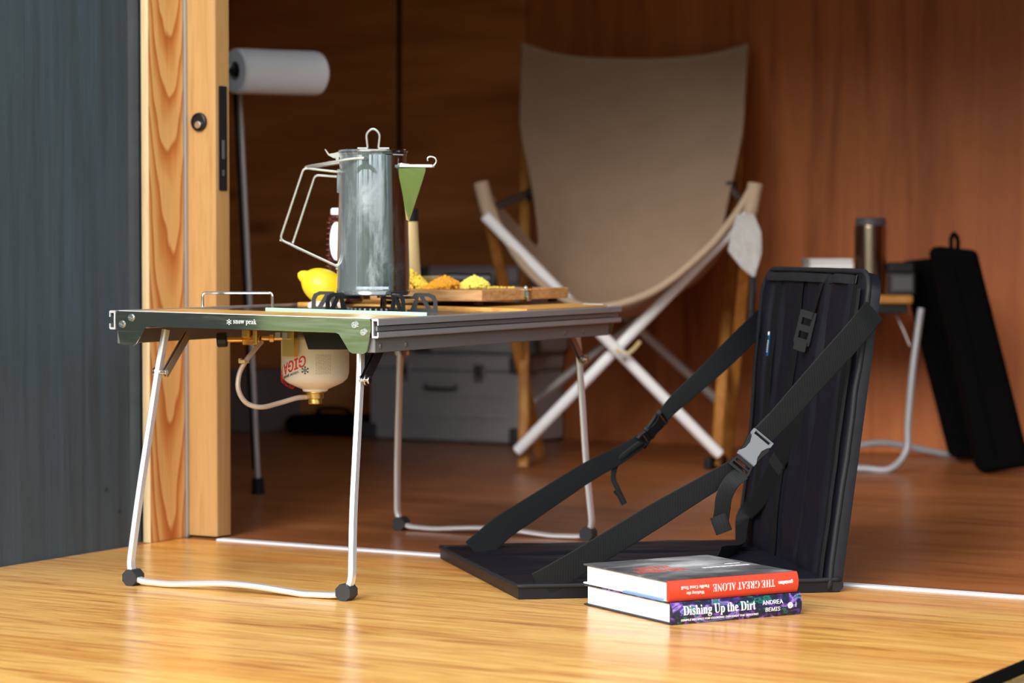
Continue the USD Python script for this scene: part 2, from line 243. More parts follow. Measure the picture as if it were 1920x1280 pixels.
def wood(name, light, mid, dark, scale=(3, 40, 40), rough=0.35, bump=0.05, coat=0.0, big=1.6, rot=0.0, knots=0.0, coord='geo', distort=0.7, spec=0.5):
    "veneer: long streaks (the small scale runs along the grain), broad tone drift, optional knots"
    src = 'g.position' if coord == 'geo' else 'g.object'
    nodes = {'g': ('geometry' if coord == 'geo' else 'texture_coordinate', {}),
             'm': ('mapping', {'scale': scale, 'rotation': (0, 0, rot)}),
             'n': ('noise_texture', {'scale': 1.0, 'detail': 5.0, 'roughness': 0.62, 'distortion': distort}),
             'm2': ('mapping', {'scale': tuple(s * 0.16 for s in scale), 'rotation': (0, 0, rot)}),
             'n2': ('noise_texture', {'scale': big, 'detail': 2.0, 'distortion': 1.1}),
             'm3': ('mapping', {'scale': (scale[0] * 1.7, scale[1] * 5.0, scale[2] * 5.0), 'rotation': (0, 0, rot)}),
             'n3': ('noise_texture', {'scale': 1.0, 'detail': 3.0, 'roughness': 0.7}),
             'r': ('rgb_ramp', {'ramp': [(0.28, dark), (0.45, mid), (0.62, light)]}),
             'r2': ('rgb_ramp', {'ramp': [(0.3, (0.78, 0.70, 0.62)), (0.65, (1.0, 1.0, 1.0))]}),
             'r3': ('rgb_ramp', {'ramp': [(0.3, (0.80, 0.74, 0.68)), (0.5, (1.0, 1.0, 1.0))]}),
             'x': ('mix', {'mix_type': 'multiply', 'fac': 0.9}), 'x2': ('mix', {'mix_type': 'multiply', 'fac': 0.7}),
             'b': ('bump', {'strength': bump, 'distance': 0.002}),
             'p': ('principled_bsdf', {'roughness': rough, 'coat_weight': coat, 'coat_roughness': 0.12, 'specular_ior_level': spec})}
    links = [(src, 'm.vector'), (src, 'm2.vector'), (src, 'm3.vector'), ('m.vector', 'n.vector'), ('m2.vector', 'n2.vector'), ('m3.vector', 'n3.vector'),
             ('n.fac', 'r.fac'), ('n2.fac', 'r2.fac'), ('n3.fac', 'r3.fac'), ('r.color', 'x.color1'), ('r2.color', 'x.color2'),
             ('x.color', 'x2.color1'), ('r3.color', 'x2.color2'), ('n.fac', 'b.height'), ('b.normal', 'p.normal')]
    last = 'x2.color'
    if knots:
        nodes |= {'km': ('mapping', {'scale': tuple(0.9 if s == min(scale) else 2.4 for s in scale)}), 'kv': ('voronoi_texture', {'scale': knots}),
                  'kr': ('rgb_ramp', {'ramp': [(0.0, (0.30, 0.22, 0.18)), (0.05, (0.5, 0.42, 0.36)), (0.12, (1, 1, 1))]}), 'kx': ('mix', {'mix_type': 'multiply', 'fac': 0.85})}
        links += [(src, 'km.vector'), ('km.vector', 'kv.vector'), ('kv.distance', 'kr.fac'), (last, 'kx.color1'), ('kr.color', 'kx.color2')]; last = 'kx.color'
    links.append((last, 'p.base_color'))
    return mat(name, nodes, links)

# deck: varnished plywood; long grain along x turned by 2.5 degrees, warmer veneer next to the door track
DROT = -0.047
mat('deck_ply', {
    'g': ('geometry', {}), 'm': ('mapping', {'scale': (3.0, 34, 34), 'rotation': (0, 0, DROT)}), 'n': ('noise_texture', {'scale': 1.0, 'detail': 7.0, 'roughness': 0.66, 'distortion': 1.5}),
    'm2': ('mapping', {'scale': (11.0, 230, 40), 'rotation': (0, 0, DROT)}), 'n2': ('noise_texture', {'scale': 1.0, 'detail': 5.0, 'roughness': 0.75, 'distortion': 0.5}),
    'm3': ('mapping', {'scale': (0.8, 5, 1), 'rotation': (0, 0, DROT)}), 'n3': ('noise_texture', {'scale': 1.0, 'detail': 3.0, 'distortion': 0.8}),
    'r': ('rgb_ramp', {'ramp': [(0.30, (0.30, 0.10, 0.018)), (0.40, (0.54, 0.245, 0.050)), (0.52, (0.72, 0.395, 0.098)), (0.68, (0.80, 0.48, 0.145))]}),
    'r2': ('rgb_ramp', {'ramp': [(0.34, (0.68, 0.53, 0.36)), (0.5, (1, 1, 1))]}),
    'r3': ('rgb_ramp', {'ramp': [(0.35, (0.86, 0.73, 0.56)), (0.55, (1.0, 1.0, 1.0))]}),
    'x': ('mix', {'mix_type': 'multiply', 'fac': 0.75}), 'x2': ('mix', {'mix_type': 'multiply', 'fac': 0.8}),
    's': ('separate_xyz', {}), 'mw': ('mapping', {'rotation': (0, 0, DROT)}), 'w': ('map_range', {'from_min': -0.215, 'from_max': -0.200, 'clamp': True}),
    'x3': ('mix', {'mix_type': 'multiply', 'color2': (0.98, 0.84, 0.70)}), 'pw': ('map_range', {'from_min': 0.42, 'from_max': 0.66, 'to_max': 0.08, 'clamp': True}), 'pm': ('mapping', {'scale': (1.1, 1.6, 1), 'location': (0.35, 0.2, 0)}), 'pn': ('noise_texture', {'scale': 1.0, 'detail': 3.0}), 'x4': ('mix', {'color2': (0.84, 0.70, 0.50)}),  # faint noisy pale blend, glare painted into the deck colour
    'hb': ('math', {'math_type': 'multiply_add', 'value2': 0.35}), 'wn': ('noise_texture', {'scale': 26.0, 'detail': 3.0}),
    'b': ('bump', {'strength': 0.18, 'distance': 0.003}), 'b2': ('bump', {'strength': 0.12, 'distance': 0.006}),
    'rr': ('map_range', {'from_min': 0.3, 'from_max': 0.7, 'to_min': 0.13, 'to_max': 0.26, 'clamp': True}),
    'p': ('principled_bsdf', {'roughness': 0.24, 'specular_ior_level': 0.5})},
    [('g.position', 'm.vector'), ('g.position', 'm2.vector'), ('g.position', 'm3.vector'), ('g.position', 'mw.vector'), ('m.vector', 'n.vector'), ('m2.vector', 'n2.vector'), ('m3.vector', 'n3.vector'),
     ('n.fac', 'r.fac'), ('n2.fac', 'r2.fac'), ('n3.fac', 'r3.fac'), ('r.color', 'x.color1'), ('r2.color', 'x.color2'), ('x.color', 'x2.color1'), ('r3.color', 'x2.color2'),
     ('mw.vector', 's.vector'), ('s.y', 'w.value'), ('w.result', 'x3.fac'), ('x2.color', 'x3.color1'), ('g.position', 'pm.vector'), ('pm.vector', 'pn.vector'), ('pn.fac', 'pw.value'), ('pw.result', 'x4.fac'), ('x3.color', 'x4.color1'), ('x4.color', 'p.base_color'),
     ('n2.fac', 'hb.value1'), ('n.fac', 'hb.value3'), ('hb.value', 'b.height'), ('g.position', 'wn.vector'), ('wn.fac', 'b2.height'), ('b2.normal', 'b.normal'), ('b.normal', 'p.normal'),
     ('n3.fac', 'rr.value'), ('rr.result', 'p.roughness')])
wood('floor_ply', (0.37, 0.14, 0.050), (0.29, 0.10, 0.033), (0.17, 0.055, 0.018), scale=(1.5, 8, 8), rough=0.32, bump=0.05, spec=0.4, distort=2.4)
wood('wall_ply_flat', (0.86, 0.36, 0.12), (0.74, 0.29, 0.085), (0.52, 0.18, 0.05), scale=(1.2, 1.2, 9), rough=0.55, bump=0.02, knots=2.0)
wood('wall_ply_tall', (0.62, 0.205, 0.060), (0.52, 0.16, 0.044), (0.34, 0.094, 0.024), scale=(13, 13, 0.8), rough=0.5, bump=0.02, knots=2.6)
wood('pine_plain', (0.58, 0.34, 0.135), (0.55, 0.315, 0.12), (0.48, 0.255, 0.09), scale=(60, 60, 1.5), rough=0.4, bump=0.02)
wood('pine_edge', (0.82, 0.64, 0.38), (0.78, 0.58, 0.33), (0.70, 0.50, 0.26), scale=(60, 60, 1.5), rough=0.45, bump=0.02)
wood('ply_edge_mat', (0.48, 0.27, 0.16), (0.38, 0.20, 0.11), (0.22, 0.10, 0.05), scale=(3, 3, 160), rough=0.6)
wood('bamboo', (0.74, 0.42, 0.11), (0.64, 0.33, 0.07), (0.52, 0.24, 0.05), scale=(50, 3, 50), rough=0.35, bump=0.02, coord='obj')
wood('board_wood', (0.64, 0.37, 0.16), (0.54, 0.28, 0.11), (0.38, 0.17, 0.06), scale=(18, 90, 180), rough=0.5, bump=0.04, coord='obj')
wood('chair_wood', (0.52, 0.25, 0.06), (0.44, 0.19, 0.04), (0.32, 0.12, 0.02), scale=(30, 30, 4), rough=0.4, bump=0.02)
# jamb: flat-sawn board with nested V grain along z
mat('jamb_pine', {
    'g': ('geometry', {}), 's': ('separate_xyz', {}), 'nm': ('mapping', {'scale': (1, 9, 2.2)}), 'n': ('noise_texture', {'scale': 1.0, 'detail': 3.0, 'roughness': 0.55}),
    'yc': ('math', {'math_type': 'add', 'value2': 0.036}), 'y2': ('math', {'math_type': 'multiply'}), 'q': ('math', {'math_type': 'multiply_add', 'value2': -95.0}),
    'nz': ('math', {'math_type': 'multiply_add', 'value2': 0.42}), 'f': ('math', {'math_type': 'multiply', 'value2': 7.5}), 'fr': ('math', {'math_type': 'fraction'}),
    'r': ('rgb_ramp', {'ramp': [(0.0, (0.74, 0.41, 0.15)), (0.40, (0.70, 0.37, 0.12)), (0.75, (0.56, 0.20, 0.045)), (0.92, (0.44, 0.115, 0.02)), (1.0, (0.72, 0.40, 0.14))]}),
    'm3': ('mapping', {'scale': (200, 260, 4)}), 'n3': ('noise_texture', {'scale': 1.0, 'detail': 2.0}), 'r3': ('rgb_ramp', {'ramp': [(0.3, (0.88, 0.82, 0.76)), (0.6, (1, 1, 1))]}),
    'x': ('mix', {'mix_type': 'multiply', 'fac': 0.8}), 'p': ('principled_bsdf', {'roughness': 0.42})},
    [('g.position', 's.vector'), ('g.position', 'nm.vector'), ('nm.vector', 'n.vector'), ('s.y', 'yc.value1'), ('yc.value', 'y2.value1'), ('yc.value', 'y2.value2'), ('y2.value', 'q.value1'), ('s.z', 'q.value3'),
     ('n.fac', 'nz.value1'), ('q.value', 'nz.value3'), ('nz.value', 'f.value1'), ('f.value', 'fr.value1'), ('fr.value', 'r.fac'), ('g.position', 'm3.vector'), ('m3.vector', 'n3.vector'), ('n3.fac', 'r3.fac'),
     ('r.color', 'x.color1'), ('r3.color', 'x.color2'), ('x.color', 'p.base_color')])
wood('dark_panel', (0.050, 0.077, 0.097), (0.044, 0.069, 0.088), (0.036, 0.058, 0.074), scale=(60, 60, 3), rough=0.55, bump=0.03, big=3.0)
plain('dark_trim', (0.022, 0.026, 0.031), 0.5, var=0.3)
plain('black_plastic', (0.006, 0.006, 0.007), 0.42, specular_ior_level=0.4)
plain('grey_plastic', (0.16, 0.175, 0.195), 0.38, bump=0.05)
plain('rubber', (0.008, 0.009, 0.010), 0.6, specular_ior_level=0.3)
plain('foot_rubber', (0.02, 0.022, 0.025), 0.55, bump=0.1)
plain('white_strip', (0.80, 0.85, 0.92), 0.35)
plain('alu_white', (0.92, 0.94, 0.96), 0.36, metal=0.75, var=0.02)
plain('alu_matte', (0.42, 0.42, 0.43), 0.40, metal=0.75, bump=0.04, bscale=700)
plain('alu_dark', (0.25, 0.245, 0.25), 0.38, metal=0.7)
plain('bracket_steel', (0.36, 0.30, 0.26), 0.30, metal=0.9)
plain('black_steel', (0.008, 0.008, 0.009), 0.35, metal=0.2)
plain('enamel_black', (0.007, 0.008, 0.009), 0.33)
plain('brass', (0.72, 0.46, 0.13), 0.28, metal=0.95)
plain('chrome', (0.78, 0.78, 0.78), 0.14, metal=1.0)
plain('screw_steel', (0.72, 0.73, 0.72), 0.22, metal=1.0)
plain('alu_tube', (0.93, 0.95, 0.97), 0.34)
plain('alu_tube_dull', (0.55, 0.53, 0.51), 0.42, metal=0.4)
plain('hose_braid', (0.52, 0.43, 0.37), 0.45, metal=0.35, bump=0.5, bscale=900)
plain('can_white', (0.72, 0.68, 0.60), 0.32, coat_weight=0.3)
plain('red_ink', (0.62, 0.02, 0.02), 0.45)
plain('green_ink', (0.02, 0.09, 0.075), 0.45)
plain('grey_ink', (0.36, 0.33, 0.29), 0.5)
plain('white_ink', (0.86, 0.88, 0.9), 0.45)
plain('etch_and_sky_white', (0.80, 0.84, 0.82), 0.6)
plain('lemon_peel', (0.86, 0.60, 0.015), 0.38, bump=0.35, bscale=260, subsurface_weight=0.1)
plain('zest_orange', (0.98, 0.40, 0.02), 0.5, var=0.2, vscale=120)
plain('zest_yellow', (0.98, 0.80, 0.14), 0.5, var=0.15, vscale=120)
plain('zest_mixed', (0.98, 0.60, 0.06), 0.5, var=0.35, vscale=60)
plain('amber_glass', (0.045, 0.008, 0.006), 0.12, coat_weight=0.6)
plain('cream', (0.55, 0.42, 0.20), 0.45)
plain('paper_white', (0.82, 0.84, 0.86), 0.65)
plain('pale_paper', (0.75, 0.60, 0.52), 0.7)
plain('towel', (0.86, 0.90, 0.97), 0.9, bump=0.6, bscale=160)
plain('canvas', (0.47, 0.325, 0.222), 0.85, bump=0.5, bscale=900, var=0.06, vscale=8)
plain('canvas_hem', (0.46, 0.34, 0.235), 0.85, bump=0.4, bscale=900)
plain('mesh_white', (0.46, 0.455, 0.45), 0.8, bump=0.6, bscale=220, var=0.12, vscale=150)
plain('case_alu', (0.52, 0.53, 0.54), 0.45, metal=0.2, var=0.08, vscale=6)
plain('case_dark', (0.075, 0.075, 0.08), 0.5)
plain('grey_box', (0.20, 0.19, 0.18), 0.6)
plain('bag_black', (0.0022, 0.0022, 0.0026), 0.9, bump=0.3, bscale=300, specular_ior_level=0.06)
plain('tumbler_steel', (0.32, 0.25, 0.18), 0.24, metal=1.0)
plain('table_tube', (0.30, 0.30, 0.325), 0.42, metal=0.1)
plain('dark_box', (0.022, 0.022, 0.028), 0.5)
plain('nylon', (0.0040, 0.0042, 0.0075), 0.42, bump=0.9, bscale=26, specular_ior_level=0.28)
plain('nylon_edge', (0.0100, 0.0110, 0.0135), 0.6, specular_ior_level=0.3, bump=0.4, bscale=500)
mat('webbing', {'tc': ('texture_coordinate', {}), 'n': ('noise_texture', {'scale': 900.0, 'detail': 1.0}), 'w': ('wave_texture', {'scale': 420.0, 'distortion': 0.5}),
    'm': ('math', {'math_type': 'add'}), 'b': ('bump', {'strength': 0.25, 'distance': 0.0006}), 'p': ('principled_bsdf', {'base_color': (0.0062, 0.0070, 0.0078), 'roughness': 0.5, 'specular_ior_level': 0.14})},
    [('tc.object', 'n.vector'), ('tc.object', 'w.vector'), ('n.fac', 'm.value1'), ('w.fac', 'm.value2'), ('m.value', 'b.height'), ('b.normal', 'p.normal')])
plain('tag_blue', (0.008, 0.07, 0.19), 0.5)
plain('page_paper', (0.90, 0.91, 0.93), 0.75)
mat('page_block', {'tc': ('texture_coordinate', {}), 'm': ('mapping', {'scale': (2, 2, 900)}), 'n': ('noise_texture', {'scale': 1.0, 'detail': 2.0}), 'r': ('rgb_ramp', {'ramp': [(0.3, (0.78, 0.79, 0.80)), (0.6, (0.93, 0.93, 0.94))]}),
    'b': ('bump', {'strength': 0.2, 'distance': 0.0005}), 'p': ('principled_bsdf', {'roughness': 0.8})},
    [('tc.object', 'm.vector'), ('m.vector', 'n.vector'), ('n.fac', 'r.fac'), ('r.color', 'p.base_color'), ('n.fac', 'b.height'), ('b.normal', 'p.normal')])
plain('spine_red', (0.62, 0.050, 0.020), 0.45)
plain('ribbon_blue', (0.16, 0.30, 0.55), 0.5)
plain('cover_red', (0.52, 0.07, 0.04), 0.5)
plain('grass', (0.13, 0.185, 0.03), 0.9, var=0.35, vscale=1.5)
plain('leaves', (0.022, 0.046, 0.014), 0.8, var=0.4, vscale=3.0)
plain('bark', (0.10, 0.07, 0.05), 0.9)
plain('ceiling_wood', (0.30, 0.16, 0.08), 0.6)
plain('steel_edge_reflection', (0.45, 0.85, 0.60), 0.2, metal=0.3)  # steel flange; the green it mirrors is put into its base colour
mat('photo_cover', {'tc': ('texture_coordinate', {}), 'm': ('mapping', {'scale': (9, 16, 5)}), 'n': ('noise_texture', {'scale': 1.0, 'detail': 7.0, 'roughness': 0.62, 'distortion': 0.6}),
    'v': ('mapping', {'location': (-1.0, -1.30, 0), 'scale': (9, 11, 5)}), 'sp': ('gradient_texture', {'gradient_type': 'spherical'}), 'ad': ('math', {'math_type': 'multiply_add', 'value2': 0.42}),
    'r': ('rgb_ramp', {'ramp': [(0.38, (0.035, 0.036, 0.038)), (0.55, (0.10, 0.10, 0.105)), (0.72, (0.30, 0.30, 0.31)), (0.85, (0.55, 0.55, 0.56))]}), 'p': ('principled_bsdf', {'roughness': 0.38})},
    [('tc.object', 'm.vector'), ('m.vector', 'n.vector'), ('tc.object', 'v.vector'), ('v.vector', 'sp.vector'), ('sp.fac', 'ad.value1'), ('n.fac', 'ad.value3'), ('ad.value', 'r.fac'), ('r.color', 'p.base_color')])
mat('vegetable_cover', {'tc': ('texture_coordinate', {}), 'm': ('mapping', {'scale': (34, 34, 60), 'rotation': (0.3, 0.5, 0.2)}), 'n': ('noise_texture', {'scale': 1.0, 'detail': 2.0, 'roughness': 0.5, 'distortion': 1.1}),
    'r': ('rgb_ramp', {'ramp': [(0.30, (0.004, 0.016, 0.04)), (0.36, (0.01, 0.16, 0.11)), (0.40, (0.005, 0.025, 0.05)), (0.455, (0.004, 0.010, 0.022)), (0.52, (0.012, 0.012, 0.05)), (0.57, (0.10, 0.035, 0.27)), (0.615, (0.34, 0.22, 0.55)), (0.64, (0.02, 0.05, 0.24)), (0.69, (0.02, 0.20, 0.13)), (0.74, (0.005, 0.015, 0.03))]}),
    'p': ('principled_bsdf', {'roughness': 0.3})},
    [('tc.object', 'm.vector'), ('m.vector', 'n.vector'), ('n.fac', 'r.fac'), ('r.color', 'p.base_color')])
def steel(name, col, rlo, rhi, smudge=0.0, scale=(30, 30, 12), wear_and_reflection=0.0):
    "polished steel with streaks of dried water"
    mat(name, {'tc': ('texture_coordinate', {}), 'm': ('mapping', {'scale': scale}), 'n': ('noise_texture', {'scale': 1.0, 'detail': 5.0, 'roughness': 0.65, 'distortion': 0.6}),
        'n2': ('noise_texture', {'scale': 220.0, 'detail': 2.0}), 'mr': ('map_range', {'from_min': 0.4, 'from_max': 0.68, 'to_min': rlo, 'to_max': rhi, 'clamp': True}),
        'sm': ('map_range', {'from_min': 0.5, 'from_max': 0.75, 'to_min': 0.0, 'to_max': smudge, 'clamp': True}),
        'x': ('mix', {'color1': col, 'color2': (0.36, 0.39, 0.40)}), 'sx': ('separate_xyz', {}), 'wx': ('map_range', {'from_min': -0.02, 'from_max': 0.035, 'to_min': 0.35, 'to_max': 0.0, 'clamp': True}), 'wa': ('math', {'math_type': 'add', 'use_clamp': True}), 'cl': ('map_range', {'from_min': 0.012 if wear_and_reflection else 90.0, 'from_max': 0.034 if wear_and_reflection else 91.0, 'to_min': 1.0, 'to_max': 0.05, 'clamp': True}), 'sc': ('math', {'math_type': 'multiply'}), 'wm': ('math', {'math_type': 'multiply', 'value2': wear_and_reflection}), 'mm': ('map_range', {'from_min': 0.0, 'from_max': 1.0, 'to_min': 1.0, 'to_max': 0.45, 'clamp': True}),  # real smudges, masked across x so one side paints a dark reflection
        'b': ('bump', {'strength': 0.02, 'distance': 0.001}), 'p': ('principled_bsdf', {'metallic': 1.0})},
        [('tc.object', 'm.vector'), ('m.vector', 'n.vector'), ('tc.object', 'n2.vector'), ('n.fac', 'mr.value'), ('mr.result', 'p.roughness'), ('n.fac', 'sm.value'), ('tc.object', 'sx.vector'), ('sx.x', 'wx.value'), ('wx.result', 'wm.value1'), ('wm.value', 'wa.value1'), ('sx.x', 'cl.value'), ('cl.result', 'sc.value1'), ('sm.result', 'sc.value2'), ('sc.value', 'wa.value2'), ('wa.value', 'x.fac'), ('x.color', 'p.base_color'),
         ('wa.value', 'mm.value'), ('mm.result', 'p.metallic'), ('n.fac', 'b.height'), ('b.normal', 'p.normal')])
steel('spout_steel_reflection', (0.52, 0.54, 0.40), 0.06, 0.20, 0.0)  # yellow-green reflection of the yard tinted into the steel
plain('wire_steel', (0.66, 0.66, 0.60), 0.24, metal=0.85)
steel('kettle_steel', (0.36, 0.41, 0.42), 0.07, 0.26, 0.65, scale=(34, 34, 10), wear_and_reflection=1.0)
steel('plate_steel', (0.38, 0.40, 0.32), 0.05, 0.16, 0.10, scale=(7, 7, 90))
steel('stove_steel', (0.55, 0.55, 0.54), 0.10, 0.22, 0.1)
M = MATS

# ------------------------------------------------------------------ the setting
gz = -0.46
g = obj('ground', cbox((-60, -70, gz - 0.2), (60, 30, gz), 0.01), M['grass']); tag(g, kind='structure')
dk = holder('floor_deck', label='varnished plywood platform folded out in front of the doorway')
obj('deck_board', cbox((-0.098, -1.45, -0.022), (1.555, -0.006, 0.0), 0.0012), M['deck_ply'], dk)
obj('edge_trim', cbox((1.5555, -1.45, -0.0165), (1.5610, -0.006, -0.0004), 0.001), M['bag_black'], dk)
for k in range(4):
    obj('ply_layer', cbox((-0.098, -1.45, -0.034 - 0.0115 * k), (1.552 + 0.002 * (k % 2), -0.02, -0.0225 - 0.0115 * k), 0.0006), M['ply_edge_mat'], dk)
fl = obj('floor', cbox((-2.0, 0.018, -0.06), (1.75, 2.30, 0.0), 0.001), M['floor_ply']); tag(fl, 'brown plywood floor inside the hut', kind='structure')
ts = obj('trim_1', cbox((-0.03, -0.003, -0.02), (1.56, 0.0175, 0.0022), 0.0008), M['white_strip']); tag(ts, 'white metal track along the threshold of the doorway', kind='structure')
wb = holder('wall_back', label='plywood back wall inside the hut')
obj('panel', cbox((-2.0, 2.25, 0), (-1.137, 2.27, 2.1), 0.002), M['wall_ply_flat'], wb)
obj('panel', cbox((-1.115, 2.25, 0), (-0.735, 2.27, 2.1), 0.002), M['wall_ply_flat'], wb, label='panel with level grain')
obj('panel', cbox((-0.731, 2.25, 0), (1.75, 2.27, 2.1), 0.002), M['wall_ply_tall'], wb, label='panel with upright grain')
obj('seam_backing', cbox((-2.0, 2.300, 0), (1.75, 2.31, 2.1), 0.001), M['bag_black'], wb)
wl = obj('wall_left', cbox((-2.02, 0.1, 0), (-2.0, 2.28, 2.1), 0.001), M['wall_ply_flat']); tag(wl, kind='structure')
wr = obj('wall_right', cbox((1.75, 0.1, 0), (1.77, 2.28, 2.1), 0.001), M['wall_ply_tall']); tag(wr, kind='structure')
SHADE_HEAD = 1.45  # unseen header hung low to shade the upper back wall
wf = holder('wall_front', label='front wall of the hut round the doorway')
obj('side_panel', cbox((-2.02, 0.07, 0), (-0.115, 0.10, 2.1), 0.001), M['dark_panel'], wf)
obj('side_panel', cbox((1.60, 0.036, 0), (1.77, 0.10, 2.1), 0.001), M['dark_panel'], wf)
obj('shade_header', cbox((-0.113, 0.056, SHADE_HEAD), (1.598, 0.10, 2.1), 0.001), M['dark_panel'], wf)
ce = obj('ceiling', cbox((-2.02, 0.0, 2.1), (1.77, 2.28, 2.14), 0.001), M['ceiling_wood']); tag(ce, kind='structure')
# dark side flap, its trim, jamb and door
d2 = holder('door_2', label='dark painted side door standing open against the platform')
obj('panel', cbox((-0.132, -1.5, -0.02), (-0.10, -0.141, 2.05), 0.0015), M['dark_panel'], d2)
for y, z in ((-0.172, 0.062), (-0.205, 0.10)):
    obj('screw', cyl((-0.1005, y, z), (-0.0985, y, z), 0.0035, 12), M['dark_trim'], d2)
t3 = obj('trim_2', cat(cbox((-0.160, -0.093, 0), (-0.1185, -0.080, 2.05), 0.001), cbox((-0.160, -0.0795, 0), (-0.128, 0.065, 2.05), 0.001)), M['dark_trim']); tag(t3, 'black painted corner board beside the pine door frame', kind='structure')
jb = holder('trim_3', label='pine door frame with a pale front edge and V grain')
obj('jamb_board', cbox((-0.114, -0.0885, 0), (-0.10, 0.004, 2.05), 0.0008), M['jamb_pine'], jb)
obj('edge_strip', cbox((-0.1148, -0.0905, 0), (-0.0998, -0.0889, 2.05), 0.0004), M['pine_edge'], jb)
obj('weather_strip', cbox((-0.108, 0.0045, 0), (-0.0965, 0.012, 2.05), 0.001), M['alu_matte'], jb)
d1 = holder('door_1', label='pale pine sliding door pushed open with its lock')
obj('stile', extr(Polygon([(-0.30, 0.012), (-0.0425, 0.012), (-0.040, 0.0145), (-0.040, 0.0515), (-0.0425, 0.054), (-0.30, 0.054)]), 2.05, np.array([[1, 0, 0, 0], [0, 1, 0, 0], [0, 0, 1, 0.004], [0, 0, 0, 1.0]])), M['pine_plain'], d1)
kc = (-0.0713, 0.0118, 0.7025)
ring = lathe([[0, 0], [0.0145, 0], [0.0160, 0.0015], [0.0152, 0.005], [0.0130, 0.006], [0.0122, 0.0035], [0, 0.0035]], 40)
ring.apply_transform(basis(kc, (1, 0, 0), (0, 0, 1), (0, -1, 0)))
lk = obj('lock_ring', ring, M['black_plastic'], d1)
obj('key_plug', cat(cyl((kc[0], kc[1] - 0.003, kc[2] - 0.005), (kc[0], kc[1] - 0.0075, kc[2] - 0.005), 0.0062, 24), cbox((kc[0] - 0.0008, kc[1] - 0.0082, kc[2] - 0.009), (kc[0] + 0.0008, kc[1] - 0.007, kc[2] - 0.001), 0.0002)), M['chrome'], lk)
z0, z1 = 0.587, 0.763
lp = sbox(0.0256, z0 + .003, 0.0420, z1 - .003).buffer(0.003)
obj('lock_plate', extr(lp, 0.0012, basis((-0.0402, 0, 0), (0, 1, 0), (0, 0, 1), (1, 0, 0))), M['rubber'], d1)
obj('latch_bolt', cat(cbox((-0.0390, 0.0300, 0.640), (-0.0372, 0.0375, 0.672), 0.0008), cbox((-0.0390, 0.0310, 0.612), (-0.0378, 0.0365, 0.622), 0.0005)), M['case_dark'], d1)

d4 = holder('door_3', label='dark painted side door on the right of the platform, standing open')
fpm = cbox((0, -0.62, -0.02), (0.032, -0.03, 2.05), 0.0015); fpm.apply_transform(rotm((0, 0, 1), math.radians(48))); fpm.apply_translation([1.604, 0, 0]); obj('panel', fpm, M['dark_panel'], d4)
t5 = obj('trim_4', cbox((1.572, -0.0885, 0.004), (1.590, 0.030, 2.05), 0.0008), M['pine_plain']); tag(t5, 'pine door frame on the right of the doorway', kind='structure')
# trees and grass across the yard, seen only in the polished metal
hg = []
for k in range(26):
    a = -0.9 + 1.8 * k / 25 + 0.02 * RNG.standard_normal(); R = 30 + 5 * RNG.random()
    c = np.array([1.0 + R * math.sin(a + 0.55), -3.0 - R * math.cos(a + 0.55), 0])
    s = trimesh.creation.icosphere(3, 1.0); v = s.vertices
    h = 3.0 + 2.2 * RNG.random(); w = 2.2 + RNG.random()
    v2 = v * (1 + 0.45 * (meshkit.fbm(v * 2.3 + k * 7.1, 3, k) - 0.5))[:, None]
    s.vertices = v2 * [w, w, h / 2] + c + [0, 0, gz + h / 2 - 0.3]; hg.append(s)
hd = obj('hedge', cat(hg), M['leaves'], smooth=True); tag(hd, 'row of dark green bushes across the yard opposite the hut', 'hedge', kind='stuff')

# ------------------------------------------------------------------ folding table
TO = np.array([0.1792, -0.5189]); TA = 0.0706; TW, TL, TH = 0.4297, 0.8257, 0.4
UE = np.array([math.cos(TA), math.sin(TA)]); VE = np.array([-math.sin(TA), math.cos(TA)])
def tz(u): return -0.0149 * u
def tilt(m):   # the platform falls a little to the right, and the table top with it
    m = m.copy(); v = m.vertices.copy(); v[:, 2] += tz(v[:, 0]) * np.clip(v[:, 2] / TH, 0, 1.1); m.vertices = v; return m
def tw(u, v, z): q = TO + u * UE + v * VE; return np.array([q[0], q[1], z + tz(u)])
tb = thing('folding_table', 'low aluminium folding camp table with white bent legs and bamboo top', 'table', (TO[0], TO[1], 0), TA)
def T(name, m, mt, parent=tb, smooth=32, label=None): return obj(name, tilt(m), M[mt], parent, smooth, label)
# polished end plates with dropped ears
def endplate(v0, v1):
    p = Polygon([(0.0035, 0.3995), (TW - 0.0035, 0.3995), (TW - 0.0015, 0.3965), (TW - 0.001, 0.385), (TW - 0.0085, 0.3525), (TW - 0.0135, 0.3500), (TW - 0.031, 0.3500), (TW - 0.036, 0.3525), (TW - 0.0525, 0.3765), (TW - 0.058, 0.3785),
                 (0.058, 0.3785), (0.0525, 0.3765), (0.036, 0.3525), (0.031, 0.3500), (0.0135, 0.3500), (0.0085, 0.3525), (0.001, 0.385), (0.0015, 0.3965)])
    return extr(p, v1 - v0, basis((0, v1, 0), (1, 0, 0), (0, 0, 1), (0, -1, 0)))
fp = T('end_plate', endplate(-0.0025, 0.0), 'plate_steel', smooth=False)
T('end_plate', endplate(TL, TL + 0.0025), 'plate_steel', smooth=False)
def lip(v0, v1): return cbox((0.004, v0, 0.3975), (TW - 0.004, v1, 0.4005), 0.0006)
T('end_cap', cat(lip(0.0002, 0.016)), 'alu_white'); T('end_cap', lip(TL - 0.016, TL - 0.0002), 'alu_white')
lo = lambda v: basis((0, v, 0), (1, 0, 0), (0, 0, 1), (0, -1, 0))
em = cat(fit_to(asterisk(0.0043, bar=0.15), None, (0.1925, -0.0025, 0.3888), (1, 0, 0), (0, 0, 1), (0, -1, 0)),
         fit_to(serif('snow peak', 0.0070, thin=0.9), 0.0385, (0.2035, -0.0025, 0.3868), (1, 0, 0), (0, 0, 1), (0, -1, 0)))
